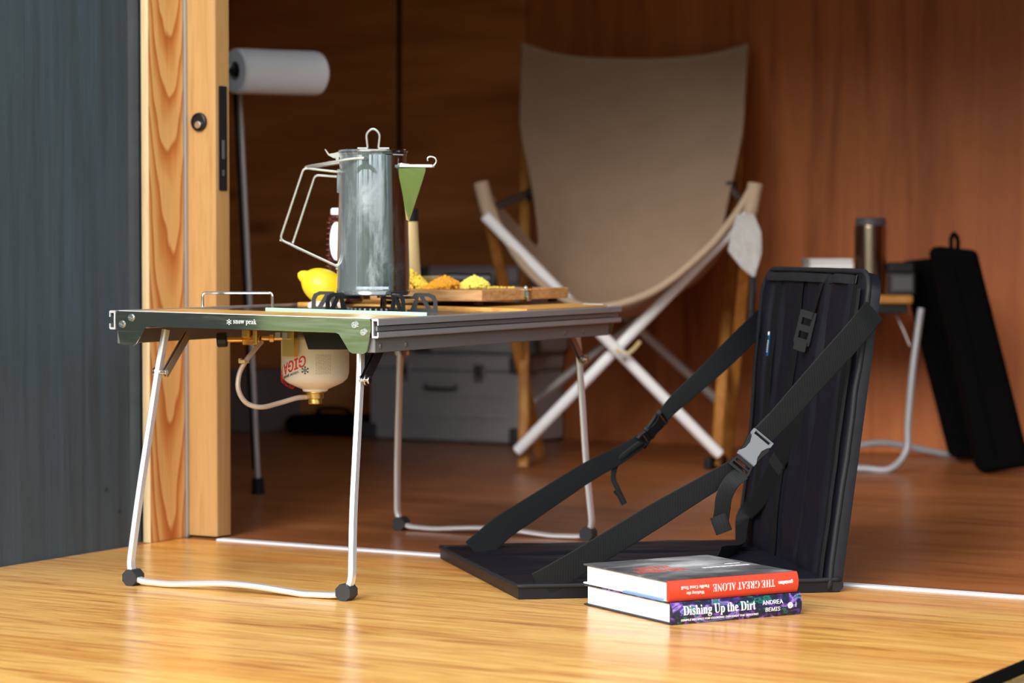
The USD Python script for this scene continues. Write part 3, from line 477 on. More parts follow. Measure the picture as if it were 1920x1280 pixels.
T('lettering', em, 'etch_and_sky_white', fp, smooth=False)
for (u, z) in ((0.0285, 0.3905), (0.0125, 0.3805), (TW - 0.0265, 0.3905), (TW - 0.0125, 0.3805)):
    T('screw', screw((u, -0.0025, z), (0, -1, 0), 0.0058, 0.0026), 'screw_steel', fp)
# side rails: C channel, ends left open and bright
for s in (0, 1):
    sx = 1 if s else -1; x0 = TW if s else 0.0
    out = Polygon([(0, 0.3725), (0.009, 0.3725), (0.0105, 0.374), (0.0105, 0.381), (0.0085, 0.381), (0.0085, 0.3755), (0.0025, 0.3755), (0.0025, 0.3965), (0.0085, 0.3965), (0.0085, 0.3905), (0.0105, 0.3905), (0.0105, 0.3985), (0.009, 0.4), (0, 0.4)])
    out = affinity.translate(affinity.scale(out, sx, 1, origin=(0, 0)), x0, 0)
    T('side_rail', extr(out, TL + 0.002, basis((0, TL + 0.001, 0), (1, 0, 0), (0, 0, 1), (0, -1, 0))), 'alu_matte', smooth=20)
    T('rail_end', extr(out, 0.0012, basis((0, -0.0012, 0), (1, 0, 0), (0, 0, 1), (0, -1, 0))), 'alu_white', smooth=20)
    T('rail_insert', cbox((x0 + sx * 0.003, 0.002, 0.382), (x0 + sx * 0.0065, TL - 0.002, 0.3895), 0.0008), 'alu_dark')
    ap = T('apron', cbox((x0 - sx * 0.012, 0.004, 0.3515), (x0 + sx * 0.0015, TL - 0.03, 0.3722), 0.001), 'alu_dark')
    for v in (0.020, 0.094, TL - 0.20, TL - 0.13):
        T('rivet', cyl((x0 + sx * 0.0014, v, 0.3605), (x0 + sx * 0.003, v, 0.3605), 0.0042, 14), 'bracket_steel', ap)
for v in (0.10, 0.42, 0.70): T('cross_bar', cbox((0.012, v, 0.374), (TW - 0.012, v + 0.02, 0.386), 0.001), 'alu_dark')
# legs: one bent flat bar per end
def legpath(vt, vb):
    P = [(0.0500, 0.372), (0.0440, 0.315), (0.0300, 0.120), (0.0250, 0.004 + 0.0038), (0.098, 0.0055), (0.135, 0.0085), (0.190, 0.0125), (0.245, 0.0115), (0.315, 0.0055), (0.325, 0.0050), (0.4005, 0.0070), (0.3915, 0.120), (0.3845, 0.315), (0.3800, 0.372)]
    Q = [np.array([u, vb + (vt - vb) * (z / 0.37), z]) for u, z in P]
    return fillet(Q, [0, .02, .04, .050, .02, .02, .03, .03, .02, .01, .050, .04, .02, 0], 10)
for (vt, vb, s) in ((0.054, -0.010, -1), (0.775, 0.802, 1)):
    pth = legpath(vt, vb); side = unit([0, 1, -(vt - vb) / 0.37 * 0]); 
    lg = obj('leg_frame', tilt(sweep(pth, rect(0.0145, 0.0078, 0.0022), up=(0, 1, 0))), M['alu_white'], tb)
    for u, a in ((0.0350, 0), (0.3895, 0)):
        oc = Polygon([(0.0118 * math.cos(t), 0.0118 * math.sin(t)) for t in np.arange(8) * math.pi / 4 + math.pi / 8]).buffer(0.0008)
        z = 0.0120; vv = vb + (vt - vb) * z / 0.37
        obj('foot_cap', tilt(extr(oc, 0.022, basis((u - (0.002 if u < .2 else -0.002), vv + 0.011, z), (1, 0, 0), (0, 0, 1), (0, -1, 0)))), M['foot_rubber'], lg, smooth=20)
    for k, u in enumerate((0.0475, 0.3815)):
        x = u + (0.012 if k == 0 else 0.0)
        zt = 0.352; zb = 0.310; vl = vb + (vt - vb) * zb / 0.37; dv = 0.050 * (1 if s < 0 else -1)
        a, b = np.array([u + (0.0075 if k == 0 else -0.0), vl + 0.0, zb - 0.003]), np.array([u + (0.0095 if k == 0 else -0.0), vl + dv * 1.15, zt + 0.012])
        a[0] += 0.0 if k == 0 else 0.0085; b[0] += 0.0 if k == 0 else 0.0085
        for off in (-0.0016, 0.0016):
            br = obj('brace', tilt(sweep([a + [off * 1.6, 0, 0], (a + b) / 2 + [off * 1.6, 0, 0], b + [off * 1.6, 0, 0]], rect(0.0016, 0.0125 if k == 0 or s > 0 else 0.0175, 0.0004), up=(1, 0, 0))), M['bracket_steel' if k == 0 or s > 0 else 'black_steel'], lg)
        obj('pivot_knob', tilt(cat(cyl((u - 0.0105, vl, zb), (u - 0.0052, vl, zb), 0.0072, 20), cyl((u - 0.005, vl, zb), (u + 0.010, vl, zb), 0.0032, 14), cyl((u + 0.0090, vl, zb), (u + 0.0115, vl, zb), 0.0042, 16)) if k == 0 else cat(cyl((u + 0.003, vl, zb), (u + 0.0195, vl, zb), 0.0030, 14), cyl((u + 0.0048, vl, zb), (u + 0.0068, vl, zb), 0.0078, 20), cyl((u + 0.0125, vl, zb), (u + 0.0145, vl, zb), 0.0078, 20), cyl((u + 0.0165, vl, zb), (u + 0.0195, vl, zb), 0.0055, 18))), M['chrome'], lg)
# bamboo tops either side of the stove bay
T('bamboo_panel', cbox((0.006, 0.0170, 0.3935), (TW - 0.006, 0.168, 0.3994), 0.001), 'bamboo')
T('bamboo_panel', cbox((0.006, 0.500, 0.3935), (TW - 0.006, TL - 0.018, 0.4022), 0.001), 'bamboo')
T('end_clip', cbox((0.375, TL - 0.012, 0.4006), (0.412, TL - 0.001, 0.4032), 0.0006), 'alu_white')

# ------------------------------------------------------------------ stove set into the table
sv = thing('camp_stove', 'built-in steel gas stove with black pan supports set into the table', 'stove', tw(0, 0, 0), TA)
def S(name, m, mt, parent=sv, smooth=32, label=None): return obj(name, tilt(m), M[mt], parent, smooth, label)
S('stove_plate', cbox((0.012, 0.172, 0.3905), (TW - 0.004, 0.496, 0.3978), 0.0008), 'stove_steel')
S('front_flange', cbox((0.150, 0.1690, 0.3982), (TW - 0.006, 0.1722, 0.4046), 0.0008), 'steel_edge_reflection')
S('wire_hoop', tube(fillet([(-0.0105, 0.245, 0.396), (-0.0105, 0.245, 0.4215), (0.1055, 0.262, 0.4240), (0.1055, 0.262, 0.397)], 0.006), 0.0022, 8), 'chrome')
SC = np.array([0.2455, 0.330])
S('burner', lathe([[0, 0.3985], [0.040, 0.3985], [0.042, 0.401], [0.040, 0.4035], [0.030, 0.4045], [0.0, 0.4035]], 40).apply_translation([SC[0], SC[1], 0]), 'enamel_black')
bt = []
for k in range(32):
    a = 2 * math.pi * k / 32; bt.append(cbox((0.0395, -0.0016, 0.3995), (0.0440, 0.0016, 0.4035), 0.0004).apply_transform(rotm((0, 0, 1), a)).apply_translation([SC[0], SC[1], 0]))
S('burner_teeth', cat(bt), 'alu_dark')
def rq(P, r): return Polygon(P).buffer(-r).buffer(2 * r).buffer(-r)
arm = rq([(0.030, 0.0195), (0.030, 0.0240), (0.060, 0.0240), (0.064, 0.0290), (0.0985, 0.0290), (0.0990, 0.0), (0.050, 0.0), (0.050, 0.0035), (0.0565, 0.0035), (0.0660, 0.0195)], 0.0012)
arm = rq([(0.030, 0.0195), (0.030, 0.0240), (0.060, 0.0240), (0.064, 0.0290), (0.0860, 0.0290), (0.0950, 0.0250), (0.0985, 0.0170), (0.0990, 0.0), (0.052, 0.0), (0.052, 0.0030), (0.0570, 0.0035), (0.0640, 0.0195)], 0.0006)
hole = rq([(0.0700, 0.0238), (0.0835, 0.0238), (0.0893, 0.0215), (0.0925, 0.0160), (0.0925, 0.0052), (0.0665, 0.0052)], 0.0012)
strut = Polygon([(0.0700, 0.0250), (0.0768, 0.0250), (0.0900, 0.0035), (0.0825, 0.0035)])
arm = unary_union([arm.difference(hole), strut.intersection(arm)]).buffer(0)
for deg in (20, 196, -32, -106, 110):
    a = math.radians(deg)
    am = extr(arm, 0.0036, basis((SC[0], SC[1], 0.3982), (math.cos(a), math.sin(a), 0), (0, 0, 1), (math.sin(a), -math.cos(a), 0)))
    S('pan_support', am, 'enamel_black', smooth=20)
# gas train below: valve, knob, hose, regulator, bracket, heat shield
def px(x, y, d):
    f = 4815.3; fw = np.array([math.sin(YAW) * math.cos(PITCH), math.cos(YAW) * math.cos(PITCH), math.sin(PITCH)]); rt = np.array([math.cos(YAW), -math.sin(YAW), 0]); up = np.cross(rt, fw)
    return CAM + d * (fw + (x - 960) / f * rt + (640 - y) / f * up)
def loc(P):   # world point to table coordinates
    q = np.asarray(P)[:2] - TO; return np.array([q @ UE, q @ VE, P[2]])
def L(x, y, d): return loc(px(x, y, d))
E2 = loc(px(700, 500, 4.0)) - loc(px(600, 500, 4.0)); E2 = unit([E2[0], E2[1], 0])   # across the view, in table axes
DV = 3.86
SO = lambda name, m, mt, parent=sv, smooth=32, label=None: obj(name, m.apply_translation([0, 0, -tz(0)]), M[mt], parent, smooth, label)
kb = cyl(L(426, 636, DV), L(407, 637, DV), 0.0115, 12); SO('control_knob', kb, 'black_plastic', smooth=20)
SO('valve', cat(cyl(L(424, 637, DV), L(456, 637, DV), 0.0035, 14), cyl(L(455, 636, DV), L(488, 638, DV), 0.0088, 6), rbox(L(478, 646, DV) - [0, 0.008, 0], L(490, 618, DV) + [0, 0.008, 0], 0.002), rbox(L(458, 632, DV) - [0, 0.008, 0], L(476, 618, DV) + [0, 0.008, 0], 0.001)), 'brass', smooth=25)
SO('gas_tube', cat(cyl(L(490, 634, DV), L(545, 634, DV), 0.0034, 14), cyl(L(505, 634, DV), L(514, 634, DV), 0.0062, 6)), 'brass')
hp = spline([L(x, y, d) for x, y, d in ((490, 640, 3.86), (478, 655, 3.85), (462, 675, 3.84), (449, 700, 3.84), (447, 730, 3.84), (462, 755, 3.85), (490, 763, 3.86), (525, 755, 3.88), (556, 746, 3.89), (576, 744, 3.90))], 60)
SO('gas_hose', tube(hp, 0.0038, 12), 'hose_braid')
SO('hose_tie', cat(cbox(L(450, 681, 3.838) - [0.0, 0.004, 0.0], L(465, 674, 3.838) + [0, 0.004, 0.0], 0.001), cbox(L(448, 679, 3.838) - [0, 0.002, 0.001], L(453, 673, 3.838) + [0, 0.002, 0.001], 0.0005)), 'cream')
CC = L(591, 700, 3.90)
zc = lambda y: px(591, y, 3.90)[2]
SO('regulator', lathe([[0, zc(757)], [0.0095, zc(757)], [0.0105, zc(755)], [0.0100, zc(748)], [0.0130, zc(746)], [0.0130, zc(737)], [0.0155, zc(735)], [0.0150, zc(730)], [0, zc(730)]], 18).apply_translation([CC[0], CC[1], 0]), 'brass', smooth=25)
bw = L(545, 640, 3.84)
SO('canister_bracket', cat(cbox(L(529, 668, 3.843), L(557, 618, 3.843) + [0.001, 0.0012, 0.004], 0.0004)), 'brass', smooth=20)
hs = [L(568, 624, 3.84), L(690, 624, 3.84), L(690, 655, 3.84), L(578, 655, 3.84)]
SO('heat_shield', cat(hullpts([p + np.array([0, q, 0]) for p in hs for q in (0, 0.0015)]), hullpts([hs[0] + [0, 0.001, 0.002], hs[1] + [0, 0.001, 0.002], hs[0] + [0, 0.12, 0.002], hs[1] + [0, 0.12, 0.002], hs[0] + [0, 0.001, 0.0035], hs[1] + [0, 0.12, 0.0035]])), 'black_steel', smooth=20)
SO('igniter', cat(cbox(L(528, 636, 3.83), L(541, 622, 3.83) + [0, 0.012, 0], 0.001), cbox(L(515, 634, 3.83), L(527, 622, 3.83) + [0, 0.01, 0], 0.001)), 'alu_matte')

# ------------------------------------------------------------------ gas canister (hangs upside down)
gc = thing('gas_canister', 'cream gas canister hanging upside down under the stove by its hose', 'gas canister', (*px(591, 700, 3.90)[:2], 0.0), 0)
cR = 0.0515
can = obj('canister_body', lathe([[0, zc(728)], [0.0150, zc(728)], [0.0155, zc(733)], [0.0185, zc(733)], [0.0200, zc(729)], [0.030, zc(724)], [0.042, zc(717)], [0.0490, zc(709)], [0.0515, zc(698)], [0.0515, zc(634)], [0.049, zc(630)], [0.046, zc(633)], [0, zc(631)]], 56), M['can_white'], gc)
def wrap(m, R, a0, zc0, flip=True):
    "bends flat lettering (x reading, y up, z out) round a standing cylinder; a0 is the direction faced"
    m = m.copy()
    v = m.vertices.copy(); x, y, z = v.T
    if flip: x, y = -x, -y
    a = a0 + x / R; m.vertices = np.stack([(R + z) * np.cos(a), (R + z) * np.sin(a), zc0 + y], 1); return m
face = math.atan2(-math.cos(YAW), -math.sin(YAW))     # direction from the canister towards the camera
tg = sans('GIGA POWER', 0.0160, 0.0003, bold=True)
ax = face + math.asin((580 - 591) / 63.5)
tm = tg.copy(); tm.vertices[:, 0] *= 0.80
sk = tm.vertices.copy(); sk[:, 1] += 0.36 * sk[:, 0]; tm.vertices = sk
obj('lettering', wrap(tm, cR, ax, zc(662)), M['red_ink'], can, smooth=False)
a2 = face + math.asin((577 - 591) / 63.5)
obj('logo', wrap(asterisk(0.0062, bar=0.22), cR, a2, zc(691)), M['green_ink'], can, smooth=False)
sp = serif('snow peak', 0.0052, thin=0.5); v = sp.vertices.copy(); v[:, 0] += 0.010; v[:, 1] += -0.002 + 0.30 * v[:, 0]; sp.vertices = v
obj('lettering', wrap(sp, cR, a2, zc(690.5)), M['green_ink'], can, smooth=False)
fine = []
for k in range(9):
    x0 = -0.020 - 0.0027 * k
    y = 0.0
    while y < 0.030:
        l = 0.002 + 0.004 * RNG.random(); fine.append(extr(sbox(x0, y - 0.015, x0 + 0.0007, min(y + l, 0.030) - 0.015), 0.00025)); y += l + 0.0012
obj('fine_print', wrap(cat(fine), cR, a2 - 0.05, zc(680)), M['grey_ink'], can, smooth=False)

# ------------------------------------------------------------------ kettle
kp = px(700, 553, 3.93); RA = -YAW                    # local x runs across the view, y away from it
kt = thing('kettle', 'tall worn stainless steel coffee kettle with wire handle on the stove', 'kettle', kp, RA)
ks = 3.93 / 4815.3
def K(x, y, dy=0.0): return np.array([(x - 700) * ks, dy, (553 - y) * ks])
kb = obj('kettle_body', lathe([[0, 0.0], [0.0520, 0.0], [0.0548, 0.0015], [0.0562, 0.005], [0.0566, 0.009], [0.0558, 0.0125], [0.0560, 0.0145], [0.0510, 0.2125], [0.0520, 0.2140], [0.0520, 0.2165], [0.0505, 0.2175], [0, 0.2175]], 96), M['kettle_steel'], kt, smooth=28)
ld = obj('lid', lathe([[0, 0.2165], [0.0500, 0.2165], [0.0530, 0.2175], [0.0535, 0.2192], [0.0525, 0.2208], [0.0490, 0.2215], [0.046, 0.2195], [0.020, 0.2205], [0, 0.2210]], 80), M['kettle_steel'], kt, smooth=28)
kn = fillet([K(671, 279), K(690, 279), K(687, 251), K(700, 240), K(713, 251), K(710, 279), K(730, 279)], [0, .003, .012, .018, .012, .003, 0], 8)
obj('lid_knob', tube(kn, 0.0018, 10), M['wire_steel'], ld)
obj('lid_rivet', cat(rbox(K(755, 287) - [0.003, 0.004, 0], K(759, 282) + [0.002, 0.004, 0.001], 0.001)), M['chrome'], ld)
th = [K(611, 281), K(618, 290), K(630, 288), K(652, 281), K(648, 286), K(634, 297), K(626, 296), K(617, 291)]
lev = extr(Polygon([(p[0], p[2]) for p in th]).buffer(0.0006), 0.016, basis((0, 0.008, 0), (1, 0, 0), (0, 0, 1), (0, -1, 0)))
obj('thumb_lever', cat(lev, cyl(K(634, 299, -0.010), K(634, 299, 0.010), 0.0028, 14)), M['wire_steel'], ld)
# spout: folded beak, cut flat on top, with hinged flap
sa = math.radians(-14)
rr = lambda x, y, z: np.array([x * math.cos(sa) - y * math.sin(sa), x * math.sin(sa) + y * math.cos(sa), z])
zt, zb = 0.1925, 0.113
beak = [rr(0.0475, s * 0.024, zt) for s in (-1, 1)] + [rr(0.0475, s * 0.006, zb + 0.004) for s in (-1, 1)] + [rr(0.0835, s * 0.0022, zt + 0.0015) for s in (-1, 1)] + [rr(0.0835, s * 0.0016, zt - 0.004) for s in (-1, 1)] + [rr(0.0575, s * 0.001, zb) for s in (-1, 1)] + [rr(0.0780, s * 0.0024, zt - 0.022) for s in (-1, 1)]
bk = hullpts(beak)
obj('spout', bk, M['spout_steel_reflection'], kt, smooth=15)
fl_ = hullpts([rr(x, y, z) for x, y in ((0.050, -0.027), (0.050, 0.027), (0.0955, -0.006), (0.0955, 0.006), (0.086, -0.0135), (0.086, 0.0135)) for z in (zt + 0.002, zt + 0.0058)])
ff = obj('spout_flap', cat(fl_, cyl(rr(0.0505, -0.020, zt + 0.006), rr(0.0505, 0.020, zt + 0.006), 0.0022, 12)), M['etch_and_sky_white'], kt, smooth=20)  # steel flap in flat white, its sky reflection painted in
cu = [(802, 313), (809, 314), (815, 311), (819, 304), (816, 297), (808, 295), (803, 298), (803, 303)]
obj('flap_curl', tube(spline([K(x, y, -0.022) for x, y in cu], 40), 0.0011, 8), M['wire_steel'], ff)
# wire handle: two bent wires joined at the foot, bail lying on it
H1 = fillet([K(641, 323, -0.013), K(634, 323, -0.016), K(572, 316, -0.017), K(527, 449, -0.017), K(636, 500, -0.012)], [0, .003, .006, .008, 0], 8)
H2 = fillet([K(639, 330, 0.013), K(633, 331, 0.016), K(590, 328, 0.017), K(547, 457, 0.017), K(548, 461, 0.006), K(640, 503, 0.004)], [0, .003, .006, .004, .004, 0], 8)
hw = obj('handle', cat(tube(H1, 0.0019, 10), tube(H2, 0.0019, 10), cyl(K(528, 450, -0.017), K(548, 458, 0.017), 0.0019, 10)), M['wire_steel'], kt)
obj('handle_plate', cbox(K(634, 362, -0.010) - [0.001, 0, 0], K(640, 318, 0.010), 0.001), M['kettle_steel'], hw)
obj('handle_foot', rbox(K(630, 505, -0.012), K(640, 494, 0.010), 0.0015), M['chrome'], hw)
zbk = (553 - 299) * ks; yb = -math.sqrt(0.0516 ** 2 - 0.010 ** 2)
bail = spline([(-0.008, -0.0525, zbk), (-0.030, -0.0500, zbk - 0.001), (-0.062, -0.042, zbk - 0.006), (-0.095, -0.024, zbk - 0.011), (-0.103, 0.0, zbk - 0.0125), (-0.095, 0.024, zbk - 0.011), (-0.062, 0.042, zbk - 0.006), (-0.030, 0.0500, zbk - 0.001), (-0.008, 0.0525, zbk)], 60)
obj('bail', tube(bail, 0.0019, 10), M['wire_steel'], kt)
def curved(poly, R, th, x0, z0, sgn):
    m = extr(poly, th); m = m.subdivide().subdivide(); v = m.vertices.copy()
    a = (v[:, 0] + x0) / R; m.vertices = np.stack([(R + v[:, 2]) * np.sin(a), sgn * (R + v[:, 2]) * np.cos(a), z0 + v[:, 1]], 1)
    if m.volume < 0: m.invert()
    return m
ear = unary_union([sbox(-0.005, -0.010, 0.005, 0.008), Polygon([(-0.017, -0.022), (-0.014, -0.015), (-0.006, -0.009), (0.006, -0.009), (0.014, -0.015), (0.017, -0.022), (0.012, -0.022), (0.006, -0.0165), (-0.006, -0.0165), (-0.012, -0.022)])])
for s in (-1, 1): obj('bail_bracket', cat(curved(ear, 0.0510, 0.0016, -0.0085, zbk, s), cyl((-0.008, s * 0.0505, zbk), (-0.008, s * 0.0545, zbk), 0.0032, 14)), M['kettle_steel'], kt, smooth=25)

# ------------------------------------------------------------------ food and board on the table
def on_uv(u, v): q = TO + u * UE + v * VE; return q
def lumps(n, W, Dp, H, r, seed, power=1.6, peak=(0, 0)):
    rg = np.random.default_rng(seed); out = []
    base = trimesh.creation.icosphere(1, 1.0)
    for k in range(n):
        a = 2 * math.pi * rg.random(); q = math.sqrt(rg.random()); x, y = q * math.cos(a), q * math.sin(a)
        dd = math.hypot(x - peak[0], y - peak[1]) / (1 + math.hypot(*peak)); h = max(0.0, 1 - dd ** power) * H * (0.75 + 0.25 * rg.random())
        s = base.copy(); s.vertices *= (r * (0.7 + 0.7 * rg.random(3))); s.apply_transform(rotm(rg.standard_normal(3), 6.28 * rg.random()))
        z = h if rg.random() < 0.7 else h * rg.random()
        s.apply_translation([x * W / 2, y * Dp / 2, max(z - r * 0.5, r * 0.6)]); out.append(s)
    return cat(out)
U0, V0, U1, V1 = 0.135, 0.512, 0.338, 0.836
bc = on_uv((U0 + U1) / 2, (V0 + V1) / 2); zB = 0.4025 + tz(0.145)
cbd = thing('cutting_board', 'wooden cutting board with a metal clasp at the far end of the table', 'cutting board', (*bc, zB), TA)
du, dv = (U1 - U0) / 2, (V1 - V0) / 2
obj('board_half', cbox((-du, -dv, 0.006), (du, -0.001, 0.0235), 0.0015), M['board_wood'], cbd)
obj('board_half', cbox((-du, 0.001, 0.006), (du, dv, 0.0235), 0.0015), M['board_wood'], cbd)
for x in (-1, 1):
    for y in (-0.85, 0.85): obj('rubber_foot', cyl((x * du * 0.82, y * dv, 0), (x * du * 0.82, y * dv, 0.0065), 0.008, 16), M['rubber'], cbd)
cl = obj('clasp', cat(cbox((du - 0.0005, -0.012, 0.010), (du + 0.003, 0.012, 0.026), 0.001), cyl((du + 0.002, -0.010, 0.0245), (du + 0.002, 0.010, 0.0245), 0.0042, 16), cbox((du + 0.002, -0.005, 0.004), (du + 0.006, 0.005, 0.020), 0.001)), M['chrome'], cbd)
zT = zB + 0.0235
def pile(x, y, d, name, label, m, W, Dp, H, n, r, seed, peak=(0, 0)):
    P = px(x, y, d); t = thing(name, label, 'food', (P[0], P[1], zT), RA)
    q = obj('shreds', lumps(n, W, Dp, H, r, seed, 1.4, peak), M[m], t, smooth=True); tag(q, kind='stuff')
pile(826, 530, 4.20, 'zest_pile', 'bright orange pile of grated zest in the middle of the cutting board', 'zest_orange', 0.060, 0.050, 0.0215, 900, 0.0024, 3, (0.25, 0))
pile(884, 530, 4.22, 'zest_pile', 'pale yellow pointed pile of grated zest nearest the board clasp', 'zest_yellow', 0.056, 0.045, 0.0225, 820, 0.0023, 4, (0.2, 0))
pile(779, 530, 4.24, 'zest_pile', 'yellow and orange pile of zest half hidden right behind the kettle', 'zest_mixed', 0.056, 0.05, 0.034, 850, 0.0026, 5, (-0.5, 0))
P = px(925, 547, 4.30); cr = thing('zest_crumbs', 'loose zest crumbs scattered on the board between yellow pile and clasp', 'food', (P[0], P[1], zT), RA)
q = obj('crumbs', lumps(90, 0.085, 0.05, 0.003, 0.0014, 8), M['zest_mixed'], cr, smooth=True); tag(q, kind='stuff')
kA, kB_ = px(832, 531, 4.34), px(924, 534, 4.34); zk = zT + 0.0125; kA[2] = kB_[2] = zk
kn_ = thing('knife', 'black handled kitchen knife lying behind the zest piles', 'knife', (kA[0], kA[1], 0), 0)
dk_ = unit(kB_ - kA)
pr = np.stack([0.0135 * np.cos(np.arange(14) * 2 * math.pi / 14), 0.0105 * np.sin(np.arange(14) * 2 * math.pi / 14)], 1)
obj('knife_handle', sweep([np.array([0, 0, zk]) + dk_ * t for t in (0, 0.002, 0.02, 0.05, 0.075, 0.0795, 0.081)], pr * 0.9, up=(0, 0, 1), scale=[0.8, 0.95, 1.05, 0.95, 1.05, 0.98, 0.8]), M['black_plastic'], kn_)
obj('blade', hullpts([np.array([0, 0, zk]) + dk_ * t + np.array([0, 0, z]) + np.cross(dk_, [0, 0, 1]) * o for t, z, o in ((0.0, 0.008, 0.0008), (0.0, -0.010, 0.0002), (-0.09, 0.006, 0.0006), (-0.10, -0.010, 0.0002), (0, 0.008, -0.0008), (-0.09, 0.006, -0.0006))]), M['chrome'], kn_)
# lemon
lq = px(607, 540, 4.08); lz = 0.3979 + tz(0.10)
lm = thing('lemon', 'whole yellow lemon on the bamboo top left of the kettle', 'lemon', (lq[0], lq[1], lz), RA)
N = 40; tt = np.linspace(0, 1, N); xx = -0.047 + 0.088 * tt
rad = 0.0285 * np.sqrt(np.clip(1 - ((xx - 0.002) / 0.0395) ** 2, 0, 1)) ; rad = np.maximum(rad, 0)
tipm = (xx < -0.026); rad[tipm] = np.maximum(rad[tipm], 0.0100 * np.sqrt(np.clip((xx[tipm] + 0.047) / 0.010, 0, 1)))
rad[-1] = rad[0] = 0
le = lathe(np.stack([rad, xx], 1), 40); le.apply_transform(rotm((0, 1, 0), math.pi / 2)); le.apply_transform(rotm((0, 1, 0), 0.50)); le.apply_translation([0, 0, -le.bounds[0, 2]])
obj('peel', le, M['lemon_peel'], lm, smooth=60)
# bottles behind the kettle
bq = px(647, 540, 4.17); zs = 0.4025 + tz(0.03); s2 = 4.17 / 4815.3
bz = lambda y: px(647, y, 4.17)[2] - zs
bo = thing('ribbed_bottle', 'dark red brown ribbed bottle with white label behind the kettle handle', 'bottle', (bq[0], bq[1], zs), RA)
prof = [[0, 0], [0.026, 0], [0.029, 0.003], [0.030, 0.05]]
for k in range(9):
    z = 0.055 + k * 0.0088; prof += [[0.0300 - 0.0003 * k, z], [0.0332 - 0.0003 * k, z + 0.0030], [0.0330 - 0.0003 * k, z + 0.0052], [0.0300 - 0.0003 * k, z + 0.0080]]
prof += [[0.028, bz(408)], [0.024, bz(403)], [0, bz(402)]]
bb = obj('bottle_body', lathe(prof, 40), M['amber_glass'], bo, smooth=40)
obj('cap', lathe([[0, bz(403)], [0.0225, bz(403)], [0.0235, bz(400)], [0.0230, bz(392)], [0.021, bz(390)], [0, bz(390)]], 32), M['paper_white'], bo)
ov = Polygon([(0.013 * math.cos(t), 0.031 * math.sin(t)) for t in np.linspace(0, 2 * math.pi, 36, endpoint=False)])
lbm = curved(ov, 0.0332, 0.0008, -0.0115, bz(452), -1); obj('label', lbm, M['paper_white'], bb)
pm_q = px(767, 530, 4.335); zP = 0.4024 + tz(0.10); pz = lambda y: px(767, y, 4.335)[2] - zP
pm = thing('sauce_bottle', 'cream bottle with a black cap rising behind the kettle spout', 'bottle', (pm_q[0], pm_q[1], zP), RA)
obj('bottle_body', lathe([[0, 0], [0.020, 0], [0.0215, 0.003], [0.0205, 0.03], [0.0165, pz(450)], [0.0150, pz(415)], [0, pz(415)]], 32), M['cream'], pm)
obj('cap', lathe([[0, pz(415)], [0.0155, pz(415)], [0.0165, pz(412)], [0.0165, pz(395)], [0.0150, pz(391)], [0, pz(391)]], 28), M['black_plastic'], pm)
pp = px(620, 573, 4.02); pk = thing('paper_packet', 'small pale packet lying behind the left pan support', 'packet', (pp[0], pp[1], 0.3984 + tz(.1)), RA)
obj('packet', rbox((-0.035, -0.014, 0), (0.020, 0.016, 0.0095), 0.003), M['pale_paper'], pk)
obj('flap', rbox((-0.030, -0.0145, 0.0085), (-0.002, 0.010, 0.0112), 0.001), M['pale_paper'], pk)

# ------------------------------------------------------------------ books
BH = math.radians(60.0); bx, by = np.array([math.cos(BH), math.sin(BH)]), np.array([-math.sin(BH), math.cos(BH)])
def book(label, near, z0, Ls, Wp, h, cover, spine, under, cov_th=0.0024):
    t = thing('book', label, 'book', (near[0], near[1], z0), BH)
    # x along the spine, y away from the spine
    pg = obj('page_block', cbox((0.0035, 0.004, cov_th), (Ls - 0.0035, Wp - 0.005, h - cov_th), 0.0006), M['page_block'], t)
    tc = obj('front_cover', cbox((0, 0.0005, h - cov_th), (Ls, Wp, h), 0.0007), M[cover], t)
    bc_ = obj('back_cover', cbox((0, 0.0005, 0), (Ls, Wp, cov_th), 0.0007), M[under], t)
    n = 14; P = [(-0.0045 * math.sin(math.pi * k / n) ** 0.75, h * k / n) for k in range(n + 1)]
    poly = Polygon(P + [(0.0035, h), (0.0035, 0)])
    sp_ = obj('spine', extr(poly, Ls, basis((0, 0, 0), (0, 1, 0), (0, 0, 1), (1, 0, 0))), M[spine], t, smooth=40)
    return t, pg, tc, sp_
def on_spine(m, h):
    "lies lettering (x along the spine, y up) on the rounded spine"
    v = m.vertices.copy(); k = np.clip(v[:, 1] / h, 0, 1)
    y = -0.0045 * np.sin(np.pi * k) ** 0.75 - v[:, 2]; o = m.copy(); o.vertices = np.stack([v[:, 0], y, v[:, 1]], 1); return o
nl = np.array([1.068, -0.481])
Lb, Wb, hb = 0.2065, 0.2200, 0.0295
b1, pg1, tc1, sp1 = book('lower book of the stack with purple and green vegetable spine', nl, 0.0, Lb, Wb, hb, 'vegetable_cover', 'vegetable_cover', 'dark_trim')
def put(m, w, x, y, sub=3, rot180=False):
    m = m.copy(); b = m.bounds; m.apply_translation([-b[0, 0], 0, 0]); s = w / (b[1, 0] - b[0, 0]); m.apply_scale([s, 1, 1])
    if rot180: m.vertices[:, 0] *= -1; m.vertices[:, 1] *= -1
    m.apply_translation([x, y, 0.0]); m = m.subdivide() if len(m.faces) < 4000 else m
    return m
IN = lambda name, m, mt, par, h: obj(name, on_spine(m, h), M[mt], par, smooth=False)
IN('title', put(serif('Dishing Up the Dirt', 0.0115, 0.0004), 0.1145, 0.0165, 0.0125), 'white_ink', sp1, hb)
IN('subtitle', put(sans('SIMPLE RECIPES FOR COOKING THROUGH THE SEASONS', 0.0026, 0.0004, True), 0.123, 0.0135, 0.0045), 'white_ink', sp1, hb)
IN('author', put(sans('ANDREA', 0.0054, 0.0004, False), 0.0330, 0.1425, 0.0175), 'white_ink', sp1, hb)
IN('author', put(sans('BEMIS', 0.0054, 0.0004, False), 0.0235, 0.1475, 0.0080), 'white_ink', sp1, hb)
